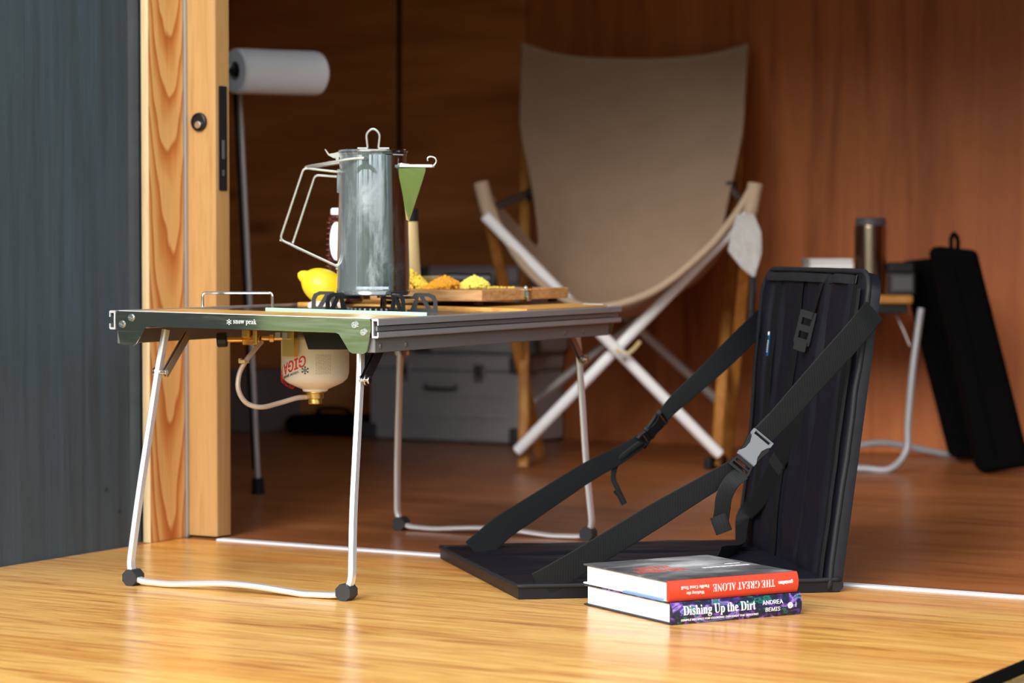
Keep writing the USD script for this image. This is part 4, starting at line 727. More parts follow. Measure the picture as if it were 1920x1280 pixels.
dsk = extr(Point(0, 0).buffer(0.0041), 0.0004); dsk.apply_translation([0.1875, 0.0140, 0]); IN('badge', dsk.subdivide(), 'white_ink', sp1, hb)
IN('badge_mark', cat([extr(sbox(0.1858, 0.0118 + k * 0.0014, 0.1892, 0.0124 + k * 0.0014), 0.0007) for k in range(4)]), 'grey_ink', sp1, hb)
IN('fine_print', cat([extr(sbox(0.1962, 0.0115 + k * 0.0018, 0.1972, 0.0125 + k * 0.0018), 0.0004) for k in range(4)]), 'white_ink', sp1, hb)
h2 = 0.0275
nu = nl + bx * (-0.0015) + by * 0.0050
b2, pg2, tc2, sp2 = book('upper book of the stack with red spine and grey photo cover', nu, hb + 0.0005, 0.2060, 0.2140, h2, 'photo_cover', 'spine_red', 'page_paper')
IN('title', put(serif('THE GREAT ALONE', 0.0096, 0.0004, thin=1.3), 0.0990, 0.1670, 0.0195, rot180=True), 'white_ink', sp2, h2)
IN('publisher', put(sans('gestalten', 0.0046, 0.0004, True), 0.0235, 0.1965, 0.0165, rot180=True), 'white_ink', sp2, h2)
IN('subtitle', put(serif('Walking the', 0.0040, 0.0004, thin=0.8), 0.0285, 0.0545, 0.0120, rot180=True), 'white_ink', sp2, h2)
IN('subtitle', put(serif('Pacific Crest Trail', 0.0040, 0.0004, thin=0.8), 0.0440, 0.0620, 0.0195, rot180=True), 'white_ink', sp2, h2)
ct = lambda m, w, x, y: fit_to(m, w, (x, y, h2), (-1, 0, 0), (0, -1, 0), (0, 0, 1))
obj('cover_title', cat(ct(serif('THE GREAT', 0.020, 0.0003), 0.080, 0.090, 0.105), ct(serif('ALONE', 0.020, 0.0003), 0.055, 0.085, 0.135)), M['cover_red'], tc2, smooth=False)
obj('cover_subtitle', cat(ct(sans('Walking the Pacific Crest Trail', 0.005, 0.0003, True), 0.075, 0.192, 0.095), ct(sans('gestalten', 0.004, 0.0003), 0.025, 0.192, 0.115)), M['white_ink'], tc2, smooth=False)
obj('bookmark', cbox((-0.0020, 0.010, -0.0004), (0.02, 0.110, 0.0026), 0.0005), M['ribbon_blue'], b2, label='blue edge of the jacket flap')

# ------------------------------------------------------------------ legless floor chair
S1, S2, S3, S4 = np.array([0.774, -0.372, 0]), np.array([0.430, -0.028, 0]), np.array([0.805, 0.300, 0]), np.array([1.131, -0.073, 0])
fc = thing('floor_chair', 'black nylon legless folding floor chair with webbing side straps beside the books', 'chair')
def pad(P00, P10, P11, P01, nrm, th, seams, n=64, m=40, soft=0.03, sd=0, edge=0.45, rs=0.0, rt=0.0):
    "quilted pad: corners by (s, t), seams at s positions, nrm the raised side"
    s, t = np.linspace(0, 1, n), np.linspace(0, 1, m); Sg, Tg = np.meshgrid(s, t, indexing='ij')
    Sb, Tb = Sg.copy(), Tg.copy()
    if rs:      # rounds the two corners at t = 1
        b = np.clip((Tg - (1 - rt)) / rt, 0, 1)
        for side in (0, 1):
            a = np.clip(((Sg if side else 1 - Sg) - (1 - rs)) / rs, 0, 1); q = (a > 0) & (b > 0)
            a2, b2 = a * np.sqrt(1 - b * b / 2), b * np.sqrt(1 - a * a / 2)
            Sb = np.where(q, (1 - rs + rs * a2) if side else (rs - rs * a2), Sb); Tb = np.where(q, 1 - rt + rt * b2, Tb)
    e0 = np.minimum(np.minimum(Sg, 1 - Sg), np.minimum(Tg, 1 - Tg)); S0, T0 = Sg, Tg; Sg, Tg = Sb, Tb
    base = ((1 - Sg) * (1 - Tg))[..., None] * P00 + (Sg * (1 - Tg))[..., None] * P10 + (Sg * Tg)[..., None] * P11 + ((1 - Sg) * Tg)[..., None] * P01
    Sg, Tg = S0, T0; e = e0; h = edge + (1 - edge) * np.sqrt(np.clip(e / soft, 0, 1))
    for q in seams: h -= 0.42 * np.exp(-((Sg - q) / 0.014) ** 2) * (e > 0.012)
    w = meshkit.fbm(np.stack([Sg * 7 + sd, Tg * 3.0, 0 * Sg], -1), 3, sd) - 0.5
    h = h + (0.55 * w + 0.25 * (meshkit.fbm(np.stack([Sg * 22 + sd, Tg * 5.0, 0 * Sg + 3], -1), 3, sd + 1) - 0.5)) * np.clip(e / 0.05, 0, 1)
    top = base + (th * h)[..., None] * nrm; bot = base + 0.0006 * nrm
    k = n * m; F = []; V = np.vstack([top.reshape(-1, 3), bot.reshape(-1, 3)])
    for i in range(n - 1):
        for j in range(m - 1):
            a, b, c, d = i * m + j, i * m + j + 1, (i + 1) * m + j + 1, (i + 1) * m + j
            F += [[a, d, c], [a, c, b], [k + a, k + c, k + d], [k + a, k + b, k + c]]
    rim = [(i, 0) for i in range(n)] + [(n - 1, j) for j in range(1, m)] + [(i, m - 1) for i in range(n - 2, -1, -1)] + [(0, j) for j in range(m - 2, 0, -1)]
    rim = [i * m + j for i, j in rim]
    for a, b in zip(rim, rim[1:] + rim[:1]): F += [[a, k + a, k + b], [a, k + b, b]]
    tm = trimesh.Trimesh(V, np.array(F), process=False)
    if tm.volume < 0: tm.invert()
    def at(s, t, up=0.0):
        i, j = s * (n - 1), t * (m - 1); i0, j0 = min(int(i), n - 2), min(int(j), m - 2); a, b = i - i0, j - j0
        return (1 - a) * (1 - b) * top[i0, j0] + a * (1 - b) * top[i0 + 1, j0] + a * b * top[i0 + 1, j0 + 1] + (1 - a) * b * top[i0, j0 + 1] + up * nrm
    return tm, at, [V[r] for r in rim]
def ribbon(P, w, th=0.0017, nrm=None, n=60, scale=None, tw=None):
    p = spline(P, n); nr = np.asarray(nrm, float)
    if tw is not None:
        t = frames(p)[0]; ang = np.interp(np.linspace(0, 1, n), np.linspace(0, 1, len(tw)), tw); nr = np.array([trimesh.transformations.rotation_matrix(a_, t_)[:3, :3] @ nr for a_, t_ in zip(ang, t)])
    t, a, b = frames(p, up=nr); sc = np.ones(n) if scale is None else np.interp(np.linspace(0, 1, n), np.linspace(0, 1, len(scale)), scale)
    q = np.array([[th / 2, -w / 2 + th], [th / 2, w / 2 - th], [0, w / 2], [-th / 2, w / 2 - th], [-th / 2, -w / 2 + th], [0, -w / 2]])
    v = p[:, None] + q[None, :, 0, None] * a[:, None] + (sc[:, None] * q[None, :, 1])[..., None] * b[:, None]
    k = 6; F = []
    for i in range(n - 1):
        for s in range(k): u = (s + 1) % k; F += [[i * k + s, i * k + u, (i + 1) * k + u], [i * k + s, (i + 1) * k + u, (i + 1) * k + s]]
    for s in range(1, k - 1): F += [[0, s + 1, s], [(n - 1) * k, (n - 1) * k + s, (n - 1) * k + s + 1]]
    m = trimesh.Trimesh(v.reshape(-1, 3), np.array(F), process=False)
    if m.volume < 0: m.invert()
    return m
UPZ = np.array([0, 0, 1.0])
sm, sat, srim = pad(S1, S2, S3, S4, UPZ, 0.0200, (0.28, 0.5, 0.72), sd=2, edge=0.88)
seat = obj('seat', sm, M['nylon'], fc, smooth=50)
def piping(at, r, nrm, sd, n=90):
    pts = [at(x, 0) for x in np.linspace(0, 1, n)] + [at(1, x) for x in np.linspace(0, 1, n)[1:]] + [at(x, 1) for x in np.linspace(1, 0, n)[1:]] + [at(0, x) for x in np.linspace(1, 0, n)[1:-1]]
    pts = np.array(pts); w = meshkit.fbm(pts * 14.0 + sd, 2, sd)[:, None] - 0.5
    return tube(pts + w * nrm * 0.006, r, 8, closed=True)
sp_pts = piping(sat, 0.0034, UPZ, 3); v = sp_pts.vertices; v[:, 2] = np.maximum(v[:, 2], 0.0008)
obj('edge_piping', sp_pts, M['nylon_edge'], seat, smooth=50)
B4, B3 = px(1672, 514, 3.70), px(1440, 504, 4.20)
bn = unit(np.cross(S3 - S4, B4 - S4)); 
if bn @ (S1 - S4) < 0: bn = -bn
b0, b1_ = S4 + [0, 0, 0.004] - 0.003 * bn, S3 + [0, 0, 0.004] - 0.012 * bn; B4 = px(1657, 514, 3.70); B3 = B3 - 0.018 * bn
bm, bat, brim = pad(b0, b1_, B3, B4, bn, 0.024, (0.13, 0.33, 0.56, 0.78, 0.9), sd=9, edge=0.8, rs=0.075, rt=0.07, n=72, m=60)
back = obj('backrest', bm, M['nylon'], fc, smooth=50)
obj('edge_piping', piping(bat, 0.0042, bn, 5), M['nylon_edge'], back, smooth=50)
for P_ in ([(0.028, q) for q in np.linspace(0.02, 0.945, 16)], [(0.972, q) for q in np.linspace(0.02, 0.945, 16)], [(q, 0.972) for q in np.linspace(0.06, 0.94, 14)]):
    obj('border_tape', ribbon([bat(a_, b_, 0.0048 + 0.0030 * (meshkit.noise([a_ * 19, b_ * 19, 0.5]) - 0.5)) for a_, b_ in P_], 0.0135, 0.0014, bn, 60), M['nylon_edge'], back, smooth=40)
for s0 in (0.075, 0.60, 0.845): obj('reinforcing_tape', ribbon([bat(s0, t, 0.0010) for t in np.linspace(0.02, 0.98, 14)], 0.028, 0.0014, bn, 60), M['webbing'], back, smooth=30)
obj('hinge_fold', tube(spline([S4 + [0, 0, 0.010] - 0 * bn, (S3 + S4) / 2 + [0, 0, 0.008], S3 + [0, 0, 0.010]], 30) + bn * 0.004, 0.010, 10), M['nylon_edge'], fc, smooth=50)
TOC = -np.array([math.sin(YAW), math.cos(YAW), 0.0])      # towards the camera
sn = unit(np.cross(S4 - S1, UPZ)); sn = sn if sn @ TOC > 0 else -sn    # outward normal of the near side
def pts(L_): return [px(*q) for q in L_]
lo_n = pts([(1008, 1097, 3.598), (1045, 1078, 3.60), (1090, 1051, 3.604), (1165, 1006, 3.612), (1230, 966, 3.618), (1300, 924, 3.625), (1388, 872, 3.632)])
hi_n = pts([(1425, 822, 3.636), (1454, 793, 3.64), (1533, 704, 3.65), (1590, 641, 3.662), (1618, 608, 3.668), (1640, 582, 3.680)])
obj('side_strap', ribbon(lo_n, 0.0370, 0.0017, sn, 70, scale=[1, 1.05, 1, 1, 0.98, 0.85, 0.72]), M['webbing'], fc, smooth=30)
obj('side_strap', ribbon(hi_n, 0.0370, 0.0017, sn, 60, scale=[0.78, 0.9, 1, 1, 1]), M['webbing'], fc, smooth=30)
fd = ribbon(pts([(1424, 823, 3.633), (1456, 790, 3.637)]), 0.0330, 0.0024, sn, 12); obj('strap_fold', fd, M['webbing'], fc, smooth=30)
lo_f = pts([(890, 1036, 3.995), (905, 1022, 4.0), (942, 989, 4.01), (986, 960, 4.02), (1100, 886, 4.05), (1160, 854, 4.07), (1208, 822, 4.085)])
hi_f = pts([(1244, 780, 4.095), (1268, 753, 4.10), (1335, 692, 4.115), (1388, 640, 4.15), (1425, 605, 4.20), (1458, 577, 4.26)])
obj('side_strap', ribbon(lo_f, 0.0400, 0.0017, sn, 70, scale=[1.15, 1.1, 1, 0.95, 0.8, 0.7, 0.55]), M['webbing'], fc, smooth=30)
obj('side_strap', ribbon(hi_f, 0.0370, 0.0017, sn, 60, scale=[0.55, 0.75, 0.95, 1, 1.05]), M['webbing'], fc, smooth=30)
def buckle(c, along, nrm, sc, body_mat):
    x = unit(along); z = unit(nrm - (nrm @ x) * x); y = np.cross(z, x); B = basis(c, x, y, z); h = 0.0085
    def P(pl, d, z0=0.0):
        m = extr(pl, d); m.apply_translation([0, 0, z0]); m.apply_scale(sc); m.apply_transform(B); return m
    fem = Polygon([(-0.021, -0.0165), (-0.021, 0.0165), (-0.015, 0.0172), (-0.006, 0.0125), (0.005, 0.0118), (0.013, 0.0155), (0.018, 0.0195), (0.0265, 0.0195), (0.0265, -0.0195), (0.018, -0.0195), (0.013, -0.0155), (0.005, -0.0118), (-0.006, -0.0125), (-0.015, -0.0172)]).buffer(-0.0012).buffer(0.0012)
    fem = fem.difference(sbox(0.0195, -0.0150, 0.0235, 0.0150))
    bd = obj('buckle', cat(P(fem, h * 0.75, -h / 2), P(fem.buffer(-0.0012), h, -h / 2)), M[body_mat], fc, smooth=25)
    male = Polygon([(-0.021, -0.0145), (-0.021, 0.0145), (-0.036, 0.0185), (-0.042, 0.0185), (-0.042, -0.0185), (-0.036, -0.0185)]).buffer(-0.001).buffer(0.001)
    male = unary_union([male.difference(sbox(-0.0375, -0.0145, -0.0335, 0.0145)).difference(sbox(-0.0305, -0.0135, -0.0270, 0.0135))])
    obj('buckle_tongue', P(male, h * 0.7, -h * 0.4), M['black_plastic'], bd, smooth=25)
    for s in (-1, 1):
        pr_ = Polygon([(-0.019, s * 0.0150), (0.001, s * 0.0175), (0.013, s * 0.0205), (0.016, s * 0.0170), (0.004, s * 0.0128), (-0.010, s * 0.0118)]).buffer(0.0004)
        obj('prong', P(pr_, h * 0.55, -h * 0.35), M['black_plastic'], bd, smooth=25)
cn = px(1413, 842, 3.628); buckle(cn, px(1437, 811, 3.634) - px(1390, 872, 3.626), sn, 0.92, 'grey_plastic')
cf = px(1228, 799, 4.086); buckle(cf, px(1248, 774, 4.092) - px(1206, 824, 4.08), unit(sn + 0.9 * np.cross(unit(px(1248, 774, 4.09) - px(1206, 824, 4.08)), sn)), 0.86, 'black_plastic')
tl = ribbon(pts([(1392, 886, 3.622), (1372, 903, 3.618), (1358, 930, 3.618), (1354, 958, 3.62), (1350, 984, 3.622)]), 0.0235, 0.0017, sn, 40, tw=[0.5, 0.3, 0.1, 0, 0.1])
obj('strap_tail', cat(tl, ribbon(pts([(1346, 966, 3.618), (1352, 982, 3.617), (1358, 998, 3.617)]), 0.0240, 0.0040, sn, 8, tw=[0.1, 0.1])), M['webbing'], fc, smooth=30)
tl2 = ribbon(pts([(1203, 828, 4.075), (1176, 848, 4.07), (1157, 868, 4.07), (1150, 895, 4.07), (1160, 920, 4.07), (1170, 943, 4.07)]), 0.0085, 0.0017, sn, 40)
obj('strap_tail', cat(tl2, ribbon(pts([(1154, 918, 4.066), (1162, 928, 4.066), (1171, 945, 4.066)]), 0.010, 0.0035, sn, 8)), M['webbing'], fc, smooth=30)
low = [bat(0.40, 0.58, 0.002), bat(0.47, 0.46, 0.005), bat(0.60, 0.33, 0.007), bat(0.73, 0.20, 0.010), bat(0.82, 0.12, 0.018), px(1385, 1030, 3.98), px(1345, 1042, 3.89)]
obj('cross_strap', ribbon(low, 0.0300, 0.0017, unit(bn + 0.8 * sn), 60), M['webbing'], fc, smooth=30)
obj('strap_keeper', ribbon([bat(0.585, 0.348, 0.0075), bat(0.615, 0.315, 0.0085)], 0.0335, 0.0035, unit(bn + 0.8 * sn), 8), M['rubber'], fc, smooth=30)
obj('loop_strap', ribbon([bat(0.385, 0.985, 0.001), bat(0.40, 0.93, 0.004), bat(0.42, 0.87, 0.006), bat(0.435, 0.82, 0.006), bat(0.445, 0.77, 0.004)], 0.017, 0.0016, bn, 30), M['webbing'], fc, smooth=30)
lb, lb2 = bat(0.452, 0.745, 0.010), bat(0.428, 0.855, 0.010); xl = unit(lb2 - lb); zl = unit(bn + 0.9 * sn); zl = unit(zl - (zl @ xl) * xl); yl = np.cross(zl, xl)
lad = sbox(-0.024, -0.0125, 0.024, 0.0125).buffer(0.002).difference(sbox(-0.017, -0.0085, -0.006, 0.0085)).difference(sbox(0.004, -0.0085, 0.015, 0.0085))
obj('ladder_lock', cat(extr(lad, 0.006, basis((lb + lb2) / 2 - zl * 0.003, xl, yl, zl)), extr(sbox(-0.034, -0.009, -0.022, 0.009).buffer(0.002), 0.005, basis((lb + lb2) / 2, xl, yl, zl))), M['black_plastic'], fc, smooth=25)
tg0 = [bat(0.875, 0.69 + 0.085 * q, 0.0035) for q in (0, 0.5, 1)]
bt_ = obj('label_tag', ribbon(tg0, 0.0085, 0.0014, bn, 8), M['tag_blue'], back, smooth=30, label='small blue woven tag')
obj('tag_print', cat([ribbon([tg0[0] * (1 - q) + tg0[2] * q + bn * 0.001, tg0[0] * (1 - q - .05) + tg0[2] * (q + .05) + bn * 0.001], 0.0032, 0.0004, bn, 3) for q in (0.15, 0.24, 0.33, 0.42, 0.51, 0.60)] + [ribbon([tg0[0] * 0.14 + tg0[2] * 0.86 + bn * 0.001, tg0[2] + bn * 0.001], 0.0070, 0.0006, bn, 3)]), M['white_ink'], bt_, smooth=False)

# ------------------------------------------------------------------ sling chair
sc_ = thing('sling_chair', 'reclining sling chair of beige canvas on crossed white tubes and wooden legs', 'chair', (*px(1158, 880, 5.75)[:2], 0.0), 0)
SO_ = np.array([*px(1158, 880, 5.75)[:2], 0.0])
def Q(*q): return px(*q) - SO_
rows = [[(978, 84, 6.17), (1060, 107, 6.18), (1190, 114, 6.19), (1320, 107, 6.18), (1403, 86, 6.17)],
        [(976, 160, 6.10), (1060, 170, 6.13), (1188, 176, 6.15), (1315, 170, 6.13), (1398, 160, 6.10)],
        [(976, 245, 6.02), (1060, 252, 6.06), (1185, 258, 6.09), (1312, 252, 6.06), (1393, 245, 6.02)],
        [(992, 320, 5.96), (1070, 328, 6.01), (1184, 334, 6.04), (1300, 328, 6.01), (1378, 320, 5.96)],
        [(1008, 420, 5.90), (1080, 440, 5.96), (1180, 446, 5.99), (1285, 440, 5.96), (1357, 420, 5.90)],
        [(1006, 462, 5.86), (1070, 530, 5.90), (1176, 548, 5.93), (1290, 530, 5.90), (1362, 460, 5.86)],
        [(972, 430, 5.76), (1045, 558, 5.77), (1160, 600, 5.78), (1290, 560, 5.77), (1378, 425, 5.76)],
        [(935, 385, 5.63), (1020, 545, 5.64), (1140, 596, 5.64), (1290, 545, 5.64), (1398, 388, 5.63)],
        [(905, 345, 5.50), (985, 502, 5.50), (1122, 578, 5.50), (1310, 486, 5.50), (1412, 348, 5.50)]]
rw = []
for r in rows[:5]: rw.append([Q(*q) for q in r])
for r in rows[5:]:
    rw.append([Q(*q) for q in r])
front = [(905, 345), (938, 428), (985, 502), (1050, 556), (1122, 576), (1225, 546), (1320, 472), (1378, 404), (1412, 348)]
for i, (dd, dy) in ((6, (5.77, 22)), (7, (5.64, 16)), (8, (5.50, 0))):
    fr = np.array(front, float); k = np.abs(np.linspace(-1, 1, 9)); off = {6: 65, 7: 30, 8: 0}[i]
    fr[:, 0] += np.where(np.arange(9) < 4, 1, np.where(np.arange(9) > 4, -0.55, 0.3)) * k * off
    fr[:, 1] += dy * (1 - k) + {6: 78, 7: 38, 8: 0}[i] * k
    rw[i] = [Q(x, y, dd) for x, y in fr]
m_ = 41
R_ = np.array([spline(r, m_) for r in rw]); G = np.stack([spline(R_[:, j], 70) for j in range(m_)], 1)
obj('sling', sheet(G, 0.005), M['canvas'], sc_, smooth=60)
obj('front_hem', tube(G[-1], 0.0085, 8), M['canvas_hem'], sc_, smooth=60)
obj('top_hem', tube(G[0], 0.006, 8), M['canvas_hem'], sc_, smooth=60)
for a, b in (((901, 340, 5.50), (917, 402, 5.505)), ((1417, 342, 5.50), (1406, 402, 5.505))):
    a, b = Q(*a), Q(*b); obj('arm_sleeve', sweep(spline([a, a * .9 + b * .1, (a + b) / 2, b], 14), circ(0.0165, 14), scale=np.r_[0.5, 0.85, 0.95, np.ones(10), 0.9]), M['canvas_hem'], sc_, smooth=60)
def bar(a, b, w, h, up, mt, name): obj(name, sweep([a, (a + b) / 2, b], rect(w, h), up=up), M[mt], sc_, smooth=25)
for a, b in (((985, 100, 6.19), (981, 879, 5.70)), ((1397, 100, 6.19), (1342, 875, 5.70))): bar(Q(*a), Q(*b), 0.022, 0.024, TOC, 'chair_wood', 'back_pole')
for a, b in (((914, 392, 5.52), (1012, 850, 6.02)), ((1408, 392, 5.52), (1362, 850, 6.02))): bar(Q(*a), Q(*b), 0.022, 0.026, TOC, 'chair_wood', 'side_leg')
for a, b, o in (((909, 404), (1349, 852), 0), ((1408, 395), (969, 846), 0.026)):
    a, b = Q(*a, 5.48 + o), Q(*b, 5.655 + o); obj('front_tube', cyl(a, b, 0.0122, 20), M['alu_tube'], sc_)
for a, b, o in (((1208, 588), (1000, 754), 0.0), ((1165, 588), (1347, 752), 0.022)): obj('rear_tube', cyl(Q(*a, 5.98 + o), Q(*b, 6.04 + o), 0.0105, 18), M['alu_tube_dull'], sc_)
x0 = Q(1166, 666, 5.57); obj('cross_bolt', cyl(x0 - TOC * 0.03, x0 + TOC * 0.022, 0.006, 16), M['alu_matte'], sc_)
xs = spline([Q(*q) for q in ((1155, 655, 5.56), (1172, 664, 5.55), (1186, 656, 5.55), (1200, 640, 5.56))], 14); obj('cross_strap', ribbon(xs, 0.008, 0.002, TOC, 14), M['cream'], sc_)
for a, b in (((920, 392, 5.54), (1000, 358, 6.0)), ((1403, 385, 5.54), (1368, 352, 6.0))): bar(Q(*a), Q(*b), 0.020, 0.007, (0, 0, 1), 'black_plastic', 'arm_strut')
for x, y in ((1342, 868),): obj('foot_shoe', rbox(Q(x - 24, y + 14, 5.68) - [0, 0, 0], Q(x + 24, y - 16, 5.75), 0.008), M['rubber'], sc_)
for x, y, d in ((998, 365, 5.95), (1372, 352, 5.95)): obj('joint_block', rbox(Q(x - 12, y + 12, d), Q(x + 12, y - 12, d + 0.02), 0.005), M['black_plastic'], sc_)
# white mesh pouch hanging on the right arm
pc = thing('mesh_pouch', 'white mesh pouch hanging from the right arm of the sling chair', 'pouch', px(1400, 455, 5.44), RA)
pl = Polygon([((x - 1400) * 5.44 / 4815.3, (455 - y) * 5.44 / 4815.3) for x, y in ((1384, 404), (1411, 404), (1424, 436), (1425, 474), (1412, 516), (1392, 500), (1368, 470), (1374, 432))]).buffer(0.003)
pm_ = extr(pl, 0.020); pm_ = pm_.subdivide().subdivide().subdivide(); v = pm_.vertices.copy()
w_ = meshkit.fbm(v * [45, 45, 20], 3, 4) - 0.5; v[:, 2] = (v[:, 2] - 0.010) * 0.8 + w_ * 0.010; pm_.vertices = np.stack([v[:, 0], v[:, 2], v[:, 1]], 1); pm_.invert() if pm_.volume < 0 else None
obj('pouch_bag', pm_, M['mesh_white'], pc, smooth=50)
obj('drawcord', cat(tube(spline([((x - 1400) * 5.44 / 4815.3, 0.004, (455 - y) * 5.44 / 4815.3) for x, y in ((1411, 508), (1412, 540), (1410, 580), (1412, 606))], 20), 0.0075, 8), rbox((0.003, -0.006, -0.172), (0.022, 0.012, -0.150), 0.004)), M['black_plastic'], pc)

# ------------------------------------------------------------------ things along the back wall, left
st = thing('pole_stand', 'thin silver and black pole stand with rubber foot beside the pine door', 'stand', (*px(482, 928, 5.12)[:2], 0.0), 0)
s0 = np.array([*px(482, 928, 5.12)[:2], 0.0])
obj('pole', cyl(px(484, 908, 5.115) - s0, px(449, 160, 5.105) - s0, 0.0054, 16), M['alu_tube_dull'], st)
obj('rear_pole', cyl(px(478, 880, 5.16) - s0, px(441, 150, 5.16) - s0, 0.0058, 16), M['black_steel'], st)
obj('rubber_foot', sweep(spline([px(485, 931, 5.12) - s0, px(484, 915, 5.12) - s0, px(483, 895, 5.118) - s0], 8), circ(0.0145, 18), scale=np.linspace(1.0, 0.75, 8)), M['rubber'], st)
rA, rB = px(439, 133, 4.965), px(597, 138, 5.09)
obj('roll_arm', cat(cyl(rA - s0 - unit(rB - rA) * 0.02, rB - s0 + unit(rB - rA) * 0.004, 0.006, 14), cyl(px(452, 172, 5.108) - s0, px(413, 160, 5.10) - s0, 0.005, 12), cyl(px(414, 162, 5.10) - s0, px(418, 133, 4.95) - s0, 0.005, 12)), M['black_steel'], st)
pt = thing('paper_towel_roll', 'white paper towel roll on the arm of the pole stand', 'paper towel roll', rA, 0)
dR = unit(rB - rA); LR = np.linalg.norm(rB - rA)
rm = trimesh.creation.revolve(np.array([[0.019, 0.0], [0.0405, 0.0], [0.0438, 0.003], [0.0442, 0.01], [0.0442, LR - 0.014], [0.0425, LR - 0.004], [0.038, LR], [0.019, LR], [0.019, 0.0]]), sections=48)
v = rm.vertices.copy(); a_ = np.arctan2(v[:, 1], v[:, 0]); rr_ = np.hypot(v[:, 0], v[:, 1])
rm.apply_transform(basis((0, 0, 0), unit(np.cross(dR, UPZ)), np.cross(dR, unit(np.cross(dR, UPZ))), dR))
if rm.volume < 0: rm.invert()
rl = obj('roll', rm, M['towel'], pt, smooth=40)
core = trimesh.creation.annulus(0.0165, 0.0188, LR - 0.004); core.apply_transform(basis(dR * LR / 2, unit(np.cross(dR, UPZ)), np.cross(dR, unit(np.cross(dR, UPZ))), dR)); obj('core_tube', core, M['grey_box'], pt)
lx = unit(np.cross(dR, UPZ)); lx = lx if lx @ TOC > 0 else -lx
tailp = [lx * 0.0448 * math.cos(t) + UPZ * 0.0448 * math.sin(t) for t in np.linspace(0.2, -1.1, 10)]
GG = np.array([[p + dR * q for q in np.linspace(0.004, LR - 0.008, 6)] for p in tailp]); obj('loose_sheet', sheet(GG, 0.0012), M['towel'], pt, smooth=60)
def wallpt(x, y, Y):
    d = px(x, y, 1.0) - CAM; return CAM + d * (Y - CAM[1]) / d[1]
def crate(name, label, xa, xb, z0, z1, yf, yb):
    t = thing(name, label, 'crate', ((xa + xb) / 2, yf, z0), 0, None); w, h, dp = (xb - xa) / 2, z1 - z0, yb - yf
    bd = obj('body', cbox((-w, 0.004, 0.004), (w, dp, h * 0.80), 0.006), M['case_alu'], t); obj('lid', cbox((-w - 0.002, 0.001, h * 0.81), (w + 0.002, dp + 0.002, h), 0.007), M['case_alu'], t)
    for k in (0.28, 0.52): obj('rib', cbox((-w + 0.03, 0.0005, h * k), (w - 0.03, 0.006, h * k + 0.012), 0.003), M['case_alu'], bd)
    for x in (-1, 1):
        for z in (0.0, 1.0):
            obj('corner_cap', rbox((x * w - 0.022 - 0.004, -0.003, z * (h - 0.044)), (x * w + 0.022 - 0.0 + 0.002, 0.035, z * (h - 0.044) + 0.044), 0.008), M['case_dark'], t)
        la = obj('latch', cbox((x * w * 0.5 - 0.016, -0.004, h * 0.70), (x * w * 0.5 + 0.016, 0.003, h * 0.90), 0.002), M['alu_matte'], t)
        obj('latch_hook', cbox((x * w * 0.5 - 0.009, -0.007, h * 0.76), (x * w * 0.5 + 0.009, -0.004, h * 0.86), 0.001), M['case_dark'], la)
    obj('handle', tube(fillet([(-0.045, 0.0, h * 0.66), (-0.045, -0.012, h * 0.62), (0.045, -0.012, h * 0.62), (0.045, 0.0, h * 0.66)], 0.01), 0.004, 8), M['case_dark'], t)
crate('metal_crate', 'grey metal crate on the floor, lower of the two behind the table', -1.054, -0.613, 0.0, 0.222, 2.00, 2.235)
crate('metal_crate', 'grey metal crate stacked on top of the other behind the table', -0.905, -0.600, 0.2225, 0.442, 2.02, 2.235)
gb = thing('storage_box', 'small grey box on the floor behind the pole stand', 'box', (-1.475, 2.02, 0), 0)
obj('box_body', rbox((-0.085, 0, 0), (0.060, 0.20, 0.145), 0.008), M['grey_box'], gb); obj('box_lid', rbox((-0.089, -0.004, 0.135), (0.064, 0.204, 0.165), 0.007), M['grey_box'], gb)
db = thing('duffel_bag', 'flat black bag on the floor left of the metal crates', 'bag', (-1.205, 2.02, 0), 0)
bgm = rbox((-0.135, 0, 0.0), (0.13, 0.17, 0.052), 0.024, 3); obj('bag_body', bgm, M['bag_black'], db, smooth=50)
obj('carry_handle', tube(spline([(-0.05, 0.05, 0.048), (-0.045, 0.045, 0.068), (0.04, 0.045, 0.068), (0.045, 0.05, 0.048)], 24), 0.006, 8), M['bag_black'], db)

# ------------------------------------------------------------------ right side: second table and what stands on it
t2o = np.array([*px(1600, 880, 5.75)[:2], 0.0])
t2 = thing('side_table', 'low table with wooden top and grey tube legs behind the floor chair', 'table', t2o, RA)
ms = lambda d: d / 4815.3
def A(x, y, d):
    q = px(x, y, d) - t2o; c, s = math.cos(RA), math.sin(RA); return np.array([c * q[0] + s * q[1], -s * q[0] + c * q[1], q[2]])
zt2 = 0.386
obj('table_top', cbox((-0.145, -0.14, zt2 - 0.018), (0.110, 0.33, zt2), 0.003), M['chair_wood'], t2)
obj('frame_rail', cbox((-0.135, -0.13, zt2 - 0.040), (0.100, 0.32, zt2 - 0.018), 0.002), M['rubber'], t2)
L1 = [A(1727, 578, 5.62), A(1712, 690, 5.61), A(1703, 790, 5.605), A(1699, 846, 5.60), A(1668, 885, 5.59), A(1620, 880, 5.60), A(1560, 876, 5.61), A(1500, 886, 5.60), A(1470, 846, 5.60), A(1478, 690, 5.61), A(1490, 578, 5.62)]
for q in L1: q[2] = max(q[2], 0.0085)
obj('leg_loop', tube(spline(L1, 80), 0.0078, 12), M['table_tube'], t2, smooth=40)
L2 = [A(1800, 578, 6.0), A(1802, 700, 6.0), A(1806, 800, 6.0), A(1790, 848, 6.0), A(1745, 846, 6.0), A(1700, 836, 6.0), A(1652, 830, 6.0), A(1606, 836, 6.0), A(1560, 850, 6.0), A(1542, 800, 6.0), A(1548, 690, 6.0), A(1555, 578, 6.0)]
for q in L2: q[2] = max(q[2], 0.0085)
